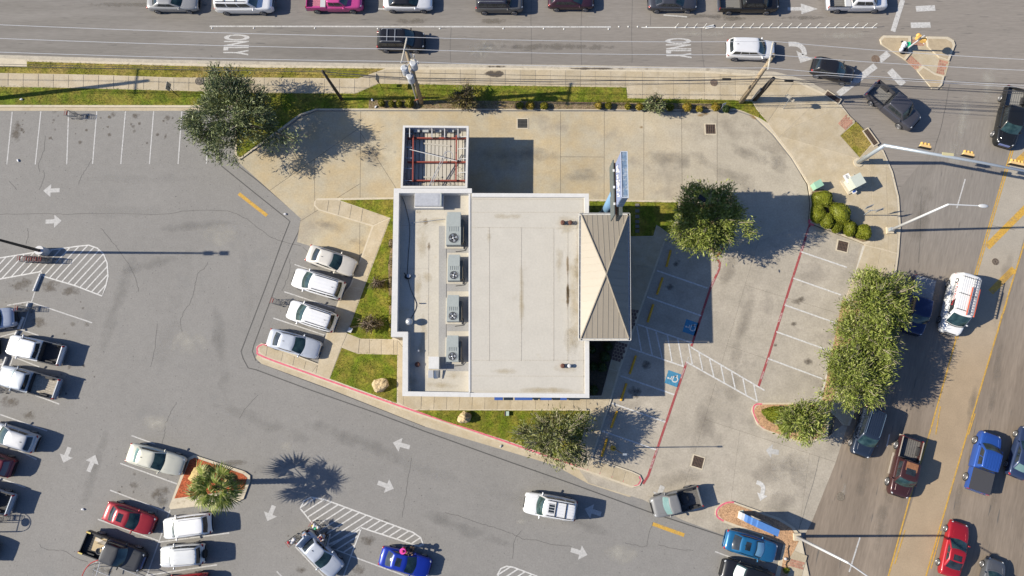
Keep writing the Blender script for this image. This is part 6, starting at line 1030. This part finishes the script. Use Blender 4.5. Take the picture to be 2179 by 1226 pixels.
# grates and manholes
IRON = mat('rusty_grate', (.09, .06, .045), .8, fine=.2); GRI = mat('grate_grey', (.06, .06, .055), .7)
def grate(label, x, y, w_, l, rz, m, z, n=5, par=None):
    t = thing('drain_grate', label, 'drain', P(x, y, z), rz, 'storm drain grates'); f = B()
    for sx, sy, dx, dy in ((0, 1, w_ + .2, .1), (0, -1, w_ + .2, .1), (1, 0, .1, l), (-1, 0, .1, l)): f.box((sx * (w_ / 2 + .05), sy * (l / 2 + .05), .012), (dx, dy, .03))
    f.obj('frame', KERB, t); B().box((0, 0, .002), (w_, l, .01)).obj('pit', DARK, t)
    for k in range(n): B().box((-w_ / 2 + w_ * (k + .5) / n, 0, .014), (w_ / n * .45, l, .02)).obj('bar', m, t)
    for k in range(3): B().box((0, -l / 2 + l * (k + .5) / 3, .016), (w_, .04, .02)).obj('cross_bar', m, t)
grate('grey storm grate in the drive-through lane behind the building', 1112, 263, .95, .9, 0, GRI, .022, 8); grate('rusty storm grate near the stained end of the drive-through lane', 1512, 275, .95, .95, 0, IRON, .022, 5); grate('reddish storm grate in the first right-hand bay', 1793, 524, .95, .95, -.25, IRON, .022, 7); grate('dark storm grate at the foot of the front parking aisle', 1485, 983, .95, .95, -.3, IRON, .022, 7)
grate('long kerb inlet grate in front of the turning black hatchback', 1772, 207, 1.5, .5, -.62, IRON, .16, 9); grate('long kerb inlet grate beside the grass triangle', 1853, 292, .5, 1.7, .55, IRON, .16, 4); grate('small square drain beside the walk nose by the front bays', 1246, 980, .32, .4, -.3, GRI, .15, 3)
def manhole(label, x, y, r, m, z):
    t = thing('manhole_cover', label, 'manhole cover', P(x, y, z), 0, 'manhole covers'); B().cyl((0, 0, 0), r, .012, 28).obj('lid', m, t); g = B()
    for q in (.97, .6, .3): g.tube([(r * q * math.cos(u), r * q * math.sin(u), .014) for u in np.linspace(0, 6.2832, 25)], .02, 4)
    for k in range(8): g.tube([(r * .35 * math.cos(k * .785), r * .35 * math.sin(k * .785), .014), (r * .9 * math.cos(k * .785), r * .9 * math.sin(k * .785), .014)], .018, 4)
    g.obj('relief', mat('iron_relief', (.14, .115, .09), .7), t)
MHI = mat('manhole_brown', (.15, .1, .075), .75, fine=.2); manhole('brown manhole cover in the walk behind the white crossover', 1519, 176, .36, MHI, .146); manhole('manhole cover at the left end of the walk by the oak', 424, 173, .4, mat('manhole_grey', (.17, .15, .12), .8, fine=.2), .146); manhole('ornate manhole cover at the crosswalk bar', 1863, 126, .42, MHI, .016); manhole('dark manhole cover in the avenue centre lane', 2118, 557, .32, mat('manhole_dark', (.06, .045, .04), .8), .022); manhole('dull round patch cover in the avenue near the driveway', 1788, 1057, .36, mat('manhole_grey', (.17, .15, .12)), .016)
# small signs on posts
SGB = mat('sign_back_grey', (.33, .31, .27), .5, metal=.2)
def post_sign(label, base, top, h, plates, m=BLKM, r=.03):
    b = P(*base, .14); t = thing('sign_post', label, 'sign', b, 0, 'small signs on posts'); e = P(*top, h) - b; B().tube([(0, 0, 0), e], r, 6).obj('post', m, t)
    for x, y, h_, w_, hh, an, pm_ in plates: c = P(x, y, h_) - b; q = B(); q.box((0, 0, 0), (w_, .03, hh)); o = q.obj('plate', pm_, t); o.location = c; o.rotation_euler = (R(-12), 0, an)
post_sign('thin black post with a grey plate between walkway and oak', (381, 206), (358, 184), 2.3, [(358, 184, 2.1, .75, .6, 1.45, SGB)]); post_sign('black post with a narrow red and white plate left of the transformer pole', (812, 187), (804, 170), 2.4, [(803, 166, 2.1, .62, .8, 1.5, SGB), (804, 172, 1.3, .3, .35, 1.5, mat('sign_red', (.35, .08, .06), .5))])
post_sign('grey post with two small plates on the corner plaza', (1667, 231), (1681, 209), 2.5, [(1678, 206, 2.35, .55, .4, -.7, SGB), (1685, 212, 2.1, .45, .4, -.7, SGB)], SLAT); post_sign('silver post with two ribbed parking plates beside the street light', (1838, 458), (1855, 447), 2.3, [(1850, 440, 2.4, .7, .5, .35, SLAT), (1872, 447, 2.3, .7, .5, .35, SLAT)], SLAT, .045); post_sign('small silver sign among the bushes at the bed end', (1533, 234), (1541, 222), 1.3, [(1541, 222, 1.25, .35, .3, .3, SLAT)], SLAT)
B().tube([P(1846, 448, 2.2), P(1856, 448, 2.25), P(1880, 446, 2.3)], .03, 5).obj('sign_arm', SLAT, bpy.data.objects['sign_post.003']).matrix_parent_inverse = Matrix.Translation(-bpy.data.objects['sign_post.003'].location)
# wheel stops and barrier rails
WS = mat('wheel_stop_yellow', (.55, .31, .03), .6, var=.1, scale=4, fine=.15); WSW = mat('wheel_stop_white', (.5, .5, .5), .6, fine=.15)
def bar(name, label, a, b, w_, h, m, z, group):
    a, b = P(*a, z), P(*b, z); d = b - a; t = thing(name, label, 'wheel stop', ((a.x + b.x) / 2, (a.y + b.y) / 2, z), math.atan2(d.y, d.x), group); L = d.length; q = B(); q.add([(x, y, zz) for x in (-L / 2, L / 2) for y, zz in ((-w_ / 2, 0), (-w_ / 2, h * .5), (-w_ * .3, h), (w_ * .3, h), (w_ / 2, h * .5), (w_ / 2, 0))], [(0, 1, 7, 6), (1, 2, 8, 7), (2, 3, 9, 8), (3, 4, 10, 9), (4, 5, 11, 10), (0, 5, 4, 3, 2, 1), (6, 7, 8, 9, 10, 11)]); q.obj('block', m, t)
    for x in (-.35, .35): B().cyl((x * L, 0, h - .01), .03, .02, 8).obj('bolt', IRON, t)
for i, (a, b) in enumerate((((1427, 533), (1418, 568)), ((1410, 591), (1398, 627)), ((1390, 648), (1378, 686)), ((1353, 757), (1340, 796)), ((1333, 816), (1321, 853)), ((1313, 875), (1300, 911)), ((1292, 933), (1280, 972)))): bar('wheel_stop', ('yellow wheel stop in the bay nearest the round tree', 'yellow wheel stop second from the round tree', 'yellow wheel stop in the shaded wheelchair bay', 'yellow wheel stop in the sunlit-edged wheelchair bay', 'yellow wheel stop half in the building shadow corner', 'yellow wheel stop dappled by the sparse tree', 'yellow wheel stop nearest the walk nose and drain')[i], a, b, .2, .14, WS, .024, 'yellow wheel stops in the front bays')
for i, (a, b) in enumerate((((88, 583), (73, 620)), ((62, 645), (57, 660)), ((51, 675), (41, 700)), ((39, 704), (33, 716)), ((16, 760), (4, 790)))): bar('wheel_stop', ('white kerb bar at the foot of the hatched island', 'short white kerb bar under the shopping cart', 'white kerb bar in the shade of the silver utility vehicle', 'short white kerb bar above the white pickup hood', 'white kerb bar between the two white pickups')[i], a, b, .2, .22, WSW, .004, 'white kerb bars between parking rows')
# flexible posts
DEL = mat('delineator_white', (.55, .55, .53), .5); j = 0
stripe('delineator_rail', road, (1365, 58.5), (1866, 59), .08, ZR + .002, DEL)
ORD = 'first second third fourth fifth sixth seventh eighth ninth tenth eleventh twelfth thirteenth fourteenth fifteenth sixteenth seventeenth eighteenth nineteenth'.split()
for x in list(range(1438, 1500, 20)) + list(range(1537, 1860, 20)):
    lb = 'white flexible lane post, %s to the %s of the flattened one' % ((ORD[(1498 - x) // 20], 'left') if x < 1510 else (ORD[(x - 1537) // 20], 'right'))
    b = P(x, 58.5, .01); t = mk('flexible_post', None, None, lb, 'post', 'flexible lane posts', None, b); B().cyl((0, 0, 0), .1, .04, 8).obj('foot', DEL, t); B().tube([(0, 0, .04), (.05, .04, .35), (.13, .06, .65)], .028, 6).obj('tube', DEL, t)
t = thing('flexible_post', 'flattened white lane post lying across the lane line', 'post', P(1510, 57, .03), .2); B().tube([(-.4, 0, .05), (.4, .05, .05)], .09, 8).obj('tube', DEL, t); B().box((0, -.12, .03), (.9, .12, .06)).obj('foot', DEL, t)
for bi, (x, y) in enumerate(((451, 60), (540, 60), (670, 60), (804, 61), (936, 61), (1071, 61), (1157, 61), (1200, 62), (1295, 62), (1317, 57), (1337, 57), (1357, 57), (1376, 57))):
    q = B(); q.ell((0, 0, .01), (.09, .09, .05), 8, 4); q.obj('road_button', DEL, None, label='raised white road button, %s along the lane line from its left end' % ORD[bi], cat='road marker', group='road buttons', loc=P(x, y, .01))
# ---------------------------------------------------------------- monument sign
q = [P(x, y, 2.6) for x, y in ((1592, 1098), (1659, 1128), (1655, 1142), (1589, 1113))]; ms = thing('monument_sign', 'blue slab monument sign with a white end beside the street light', 'sign', P(1610, 1110, .14)); o = ms.location; k0, k1 = .13, .36
q = [v - o for v in q]; NB = mat('monument_blue', (.07, .17, .4), .5, var=.06)
def part_(a, b, z1, m, nm): B().prism([q[0].lerp(q[1], a), q[0].lerp(q[1], b), q[3].lerp(q[2], b), q[3].lerp(q[2], a)], 0, z1).obj(nm, m, ms)
part_(0, .1, .9, PAR, 'white_end'); part_(.102, .2, 1.7, NB, 'shoulder'); part_(.202, .33, 2.15, NB, 'shoulder'); part_(.332, 1, 2.5, NB, 'slab'); d = (q[1] - q[0]); nn = V((-d.y, d.x, 0)).normalized(); nn = nn if nn.dot(q[0] - q[3]) > 0 else -nn
B().prism([q[0].lerp(q[1], .2) + nn * .02, q[0].lerp(q[1], .75) + nn * .02, q[0].lerp(q[1], .75) + nn * .12, q[0].lerp(q[1], .2) + nn * .12], 1.2, 2.3).obj('sign_panel', SGB, ms)
t = thing('ground_lamp', 'tiny white cap in the cracked dirt beside the avenue', 'lamp', P(1671, 1189, .14)); B().cyl((0, 0, 0), .12, .12, 12).obj('can', WHS, t); B().ell((0, 0, .12), (.12, .12, .05), 12, 5).obj('cap', WHS, t)
seam('crack', misl, [(1678, 1160), (1676, 1175), (1679, 1188), (1672, 1200), (1674, 1208)], .13, .14, DARK, 1)
for x, y in ((1360 - 4, y) for y in (437, 449, 461, 472, 482, 492)): B().box((*P(x, y, .14)[:2], .16), (.38, .3, .05)).obj('paving_stone', mat('paver_grey', (.13, .12, .11), .9, rand=.2), islet)
# ---------------------------------------------------------------- shopping carts
CW, CR = mat('cart_wire', (.2, .195, .19), .4, metal=.5), mat('cart_red', (.3, .06, .05), .5)
def cartmesh():
    q = B(); L, w0, w1, z0, z1 = .82, .27, .2, .5, .95
    def c(x, s, z): k = (x + .3) / L; return (x, s * ((w0 + (w1 - w0) * k) * (.8 + .2 * (z - z0) / (z1 - z0))), z)
    for z in (.52, .66, .8, .95): q.tube([c(-.3, -1, z), c(.5, -1, z), c(.5, 1, z), c(-.3, 1, z), c(-.3, -1, z)], .012 if z < .9 else .018, 4)
    for k in range(9): x = -.3 + k * .1; q.tube([c(x, -1, .95), c(x, -1, .52), c(x, 1, .52), c(x, 1, .95)], .009, 4)
    for k in range(5): s = -.8 + .4 * k; q.tube([c(-.3, s, .52), c(.5, s, .52), c(.5, s, .95)], .009, 4)
    f = B()
    for s in (-1, 1): f.tube([(-.45, s * .27, 1.0), (-.3, s * .27, .9), (-.25, s * .25, .2), (.5, s * .2, .14)], .018, 5)
    f.tube([(-.25, -.25, .25), (-.25, .25, .25)], .015, 4); f.tube([(.5, -.2, .14), (.5, .2, .14)], .015, 4)
    for k in range(4): f.tube([(-.2, -.18 + .12 * k, .25), (.48, -.15 + .1 * k, .18)], .01, 4)
    h = B(); h.tube([(-.45, -.29, 1.0), (-.45, .29, 1.0)], .02, 6); h.box((-.3, 0, .9), (.05, .4, .12)); wl = B(); wl.tube([(0, -.02, 0), (0, .02, 0)], .065, 10)
    return q.mesh('basket', CW), f.mesh('chassis', CW), h.mesh('handle', CR), wl.mesh('wheel', TYRE)
CMS = cartmesh()
def cart(label, x, y, dx, dy, group='shopping carts', z=0.0):
    b = P(x, y, z); t = thing('shopping_cart', label, 'shopping cart', b, math.atan2(-dy, dx), group); mk('basket', CMS[0], t); mk('chassis', CMS[1], t); mk('handle', CMS[2], t)
    for sx, sy in ((-.25, .25), (-.25, -.25), (.47, .2), (.47, -.2)): mk('wheel', CMS[3], t, loc=(sx, sy, .065))
    return t
cart('lone shopping cart across a bay line near the walkway', 161, 249, 1, .12); cart('shopping cart over the white kerb bar', 58, 659, 1, .1); cart('shopping cart beside the bluish white pickup', 8, 828, .9, .45); cart('shopping cart at the nose of a parked white utility vehicle', 594, 645, .94, -.1 + .45)
for i, x in enumerate((63, 77, 87, 97, 107)): cart(('rearmost of the nested carts by the light pier', 'second of the nested carts by the light pier', 'middle nested cart by the light pier', 'fourth of the nested carts by the light pier', 'foremost of the nested carts by the light pier')[i], x, 554 + i * .6, 1, .06, 'nested carts on the hatched island')
cart('grey shopping cart inside the corral at the picture edge', 4, 1103, 1, .05)
t1 = cart('shopping cart piled with white and red bags behind the open boot', 627, 1147, .72, -.65); t2 = cart('shopping cart piled with white, yellow and green groceries', 676, 1116, .85, .5)
def groceries(label, t, cols, seed):
    r = random.Random(seed); g = thing('grocery_bags', label, 'bag', t.location, t.rotation_euler.z)
    for k, c in enumerate(cols): q = B(); q.ell((-.2 + .6 * (k / len(cols)) + r.uniform(-.05, .05), r.uniform(-.12, .12), .92 + r.uniform(-.1, .12)), (r.uniform(.12, .18), r.uniform(.1, .15), .15), 9, 6, r.uniform(0, 3), lambda X, Y, Z: 1 + .15 * math.sin(7 * X + k) * math.sin(6 * Y)); q.obj('bag', mat('bag_%d_%d_%d' % tuple(int(v * 99) for v in c), c, .5), g)
W3 = (.5, .5, .52); groceries('white and red shopping bags heaped in the cart behind the boot', t1, [(.4, .03, .04), W3, W3, (.4, .38, .42), W3, W3, (.3, .3, .3), W3], 1); groceries('white, yellow and green groceries heaped in the cart by the hatching', t2, [W3, (.55, .45, .05), W3, (.3, .27, .4), W3, (.03, .3, .15), (.4, .3, .08), W3], 2)
# cart corrals: one beyond the edge that throws its hoop of shadow, one at the bottom
t = thing('cart_corral', 'steel cart corral at the picture edge casting a hooped shadow', 'cart corral', P(-70, 1113)); hz = 2.2; off = V((hz / math.tan(SUN_EL), 0, 0))
def sh_(px): return [P(x, y) - off + V((0, 0, hz)) - t.location for x, y in px]
hp_ = sh_(smooth([(-60, 1094), (0, 1094), (44, 1093), (56, 1097), (64, 1106), (65, 1115), (60, 1126), (48, 1132), (35, 1133.5), (0, 1134), (-60, 1134)], 4)); B().tube(hp_, .03, 6).obj('hoop_rail', BLKM, t); B().tube(sh_([(45, 1093), (35, 1133)]), .03, 6).obj('cross_rail', BLKM, t); B().tube(sh_([(-60, 1114), (39, 1113.5)]), .03, 6).obj('mid_rail', BLKM, t); c = sh_([(54, 1113)])[0]; B().tube([c - V((.0, 0, .02)), c + V((0, 0, .02))], .36, 20).obj('sign_disc', SGB, t)
for i in (0, 8, 28, 40): B().tube([(hp_[min(i, len(hp_) - 1)].x, hp_[min(i, len(hp_) - 1)].y, 0), hp_[min(i, len(hp_) - 1)]], .03, 6).obj('corral_post', BLKM, t)
t = thing('cart_corral', 'galvanised cart corral with a red hoop below the matte black pickup', 'cart corral', P(230, 1220)); q = lambda px, h=1.1: [P(x, y, h) - t.location for x, y in px]; RC = mat('corral_red', (.4, .03, .03), .4)
B().tube(q(smooth([(213, 1191), (196, 1197), (185, 1207), (177, 1220), (172, 1235)], 4)), .04, 6).obj('red_hoop', RC, t); B().tube(q([(213, 1191), (290, 1223), (330, 1240)]), .03, 6).obj('top_rail', STEEL, t); B().tube(q([(198, 1212), (260, 1237)]), .03, 6).obj('top_rail', STEEL, t); B().tube(q([(214, 1191), (203, 1230)]), .035, 6).obj('cross_rail', STEEL, t); B().tube(q([(213, 1191), (290, 1223), (330, 1240)], .5), .03, 6).obj('side_rail', STEEL, t)
for x, y in ((213, 1191), (198, 1212), (288, 1222), (186, 1206)): B().tube([q([(x, y)])[0], V((*q([(x, y)])[0][:2], 0))], .03, 6).obj('corral_post', STEEL, t)
# litter
for i, (x, y, lb, c) in enumerate(((46, 212, 'white paper cup lying on the grass near the bays', W3), (800, 228, 'crumpled white plastic sheet in the bed by the first bush', W3), (792, 213, 'white scrap of paper on the bed corner', W3), (177, 1084, 'white paper scrap on the aisle asphalt', W3), (1066, 949, 'pale bottle on the gutter by the lawn', (.3, .3, .3)), (39, 342, 'white foam cup on the bay asphalt', W3), (607, 456, 'crumpled white paper on the concrete slab', W3))):
    q = B(); q.ell((0, 0, .06), (.16, .1, .07), 9, 6, i, lambda X, Y, Z: 1 + .25 * math.sin(9 * X + i) * math.sin(8 * Y)); q.obj('litter', mat('bag_%d_%d_%d' % tuple(int(v * 99) for v in c), c, .5), None, label=lb, cat='litter', loc=P(x, y, .14 if y < 240 else .0))
# ---------------------------------------------------------------- people
SKIN = mat('skin', (.36, .2, .13), .6); HAIR = mat('dark_hair', (.02, .014, .01), .6)
def skin(name, pts, edges, rad, m, par, sub=1):
    me = bpy.data.meshes.new(name); me.from_pydata(pts, edges, []); me.materials.append(m); o = mk(name, me, par); o.modifiers.new('s', 'SKIN'); me.skin_vertices.new() if not me.skin_vertices else None
    for i, v in enumerate(me.skin_vertices[0].data): v.radius = (rad[i], rad[i]); v.use_root = i == 0
    sb = o.modifiers.new('u', 'SUBSURF'); sb.levels = sub; sb.render_levels = sub; return o
def person(label, base, face, lean, shirt, trouser, hair, z=0., arm=0., hat=None, bare=False):
    """standing figure; face = heading in radians, lean = forward bend of the trunk"""
    t = thing('person', label, 'person', P(*base, z), face, 'people at the parked cars'); lx, lz = math.sin(lean), math.cos(lean)
    def T_(x, y, zz): d = zz - .92; return (x + d * lx - (x * 0), y, .92 + d * lz) if zz > .92 else (x, y, zz)
    pts = [T_(0, 0, .95), T_(0, 0, 1.15), T_(0, 0, 1.38), T_(.01, 0, 1.5)]; ed = [(0, 1), (1, 2), (2, 3)]; rad = [.15, .14, .15, .06]
    for s in (-1, 1):
        i = len(pts); pts += [(0, s * .1, .88), (.02, s * .12, .48), (-.02, s * .13, .08), (.14, s * .14, .04)]; ed += [(0, i), (i, i + 1), (i + 1, i + 2), (i + 2, i + 3)]; rad += [.095, .06, .045, .04]
        j = len(pts); h = (.32 + .2 * arm, s * .2, 1.05 + .2 * arm); pts += [T_(0, s * .19, 1.4), T_(.05 + .1 * arm, s * .25, 1.15), T_(*h)]; ed += [(2, j), (j, j + 1), (j + 1, j + 2)]; rad += [.06, .046, .034]
        for k in range(4): a = len(pts); q = V(T_(*h)); pts += [tuple(q + V((.06, s * (-.03 + .02 * k), -.02))), tuple(q + V((.1 + .006 * k, s * (-.03 + .02 * k), -.05)))]; ed += [(j + 2, a), (a, a + 1)]; rad += [.011, .009]
        a = len(pts); q = V(T_(*h)); pts += [tuple(q + V((.02, -s * .045, -.01)))]; ed += [(j + 2, a)]; rad += [.011]
    hd = T_(.04, 0, 1.63); body = skin('body', pts, ed, rad, SKIN, t)
    hb = B(); hb.ell(hd, (.1, .085, .125), 14, 10); hb.ell((hd[0] + .1, 0, hd[2] - .01), (.025, .015, .02), 6, 4)
    for s in (-1, 1): hb.ell((hd[0], s * .085, hd[2]), (.02, .012, .03), 6, 4)
    hb.obj('head', SKIN, t, True); hr = B(); hr.ell((hd[0] - .02, 0, hd[2] + .035), (.112, .1, .115), 14, 9); hr.obj('hair', hair, t, True)
    for s in (-1, 1): B().ell((hd[0] + .09, s * .035, hd[2] + .01), (.012, .014, .01), 6, 4).obj('eye', BLKM, t)
    sp = [pts[0], pts[1], pts[2]]; se = [(0, 1), (1, 2)]; sr = [.17, .165, .17]
    for s, j in ((-1, 8), (1, 8 + 16)): pass
    j0 = [8, 8 + 4 + 3 + 9]
    for j in j0: i = len(sp); sp += [pts[j], pts[j + 1], tuple(V(pts[j + 1]).lerp(V(pts[j + 2]), .7 if not bare else .05))]; se += [(2, i), (i, i + 1), (i + 1, i + 2)]; sr += [.075, .062, .05]
    skin('shirt', sp, se, sr, shirt, t)
    tp = [pts[0]]; te = []; tr = [.165]
    for j in (4, 4 + 16): i = len(tp); tp += [pts[j], pts[j + 1], tuple(V(pts[j + 1]).lerp(V(pts[j + 2]), .9))]; te += [(0, i), (i, i + 1), (i + 1, i + 2)]; tr += [.11, .075, .06]
    skin('trousers', tp, te, tr, trouser, t)
    for j in (6, 6 + 16): B().ell((pts[j][0] + .07, pts[j][1], .05), (.15, .055, .055), 10, 6).obj('shoe', WHS if bare else BLKM, t, True)
    if hat:
        q = B(); q.tube([(hd[0], 0, hd[2] + .06), (hd[0], 0, hd[2] + .085)], [.27, .25], 22); q.obj('hat_brim', hat, t); q = B(); q.ell((hd[0], 0, hd[2] + .1), (.12, .11, .11), 14, 8); q.obj('hat_crown', mat('hat_crown', (.42, .03, .1), .7), t)
    return t
cl = lambda n, c: mat(n, c, .85, var=.1, scale=8)
person('person in a wide pink sun hat and red top beside the royal blue sedan', (864, 1161), R(-100), .12, cl('red_shirt', (.28, .02, .04)), cl('dark_jeans', (.03, .04, .08)), HAIR, arm=.6, hat=mat('pink_hat', (.6, .05, .3), .7))
person('dark-haired person in black bending into the door of the royal blue sedan', (880, 1163), R(-115), .55, cl('black_shirt', (.015, .015, .017)), cl('tan_trousers', (.12, .08, .05)), HAIR, arm=1, bare=True)
person('person in a grey-blue hooded top loading the open boot', (655, 1128), R(-60), .35, cl('grey_hoodie', (.2, .25, .33)), cl('black_trousers', (.02, .02, .022)), cl('grey_hood', (.22, .27, .35)), arm=.8)
person('person with maroon hair standing in the open rear door of the silver sedan', (697, 1135), R(215), .25, cl('white_top', (.36, .38, .42)), cl('black_trousers', (.02, .02, .022)), mat('maroon_hair', (.14, .015, .04), .6), arm=.5)
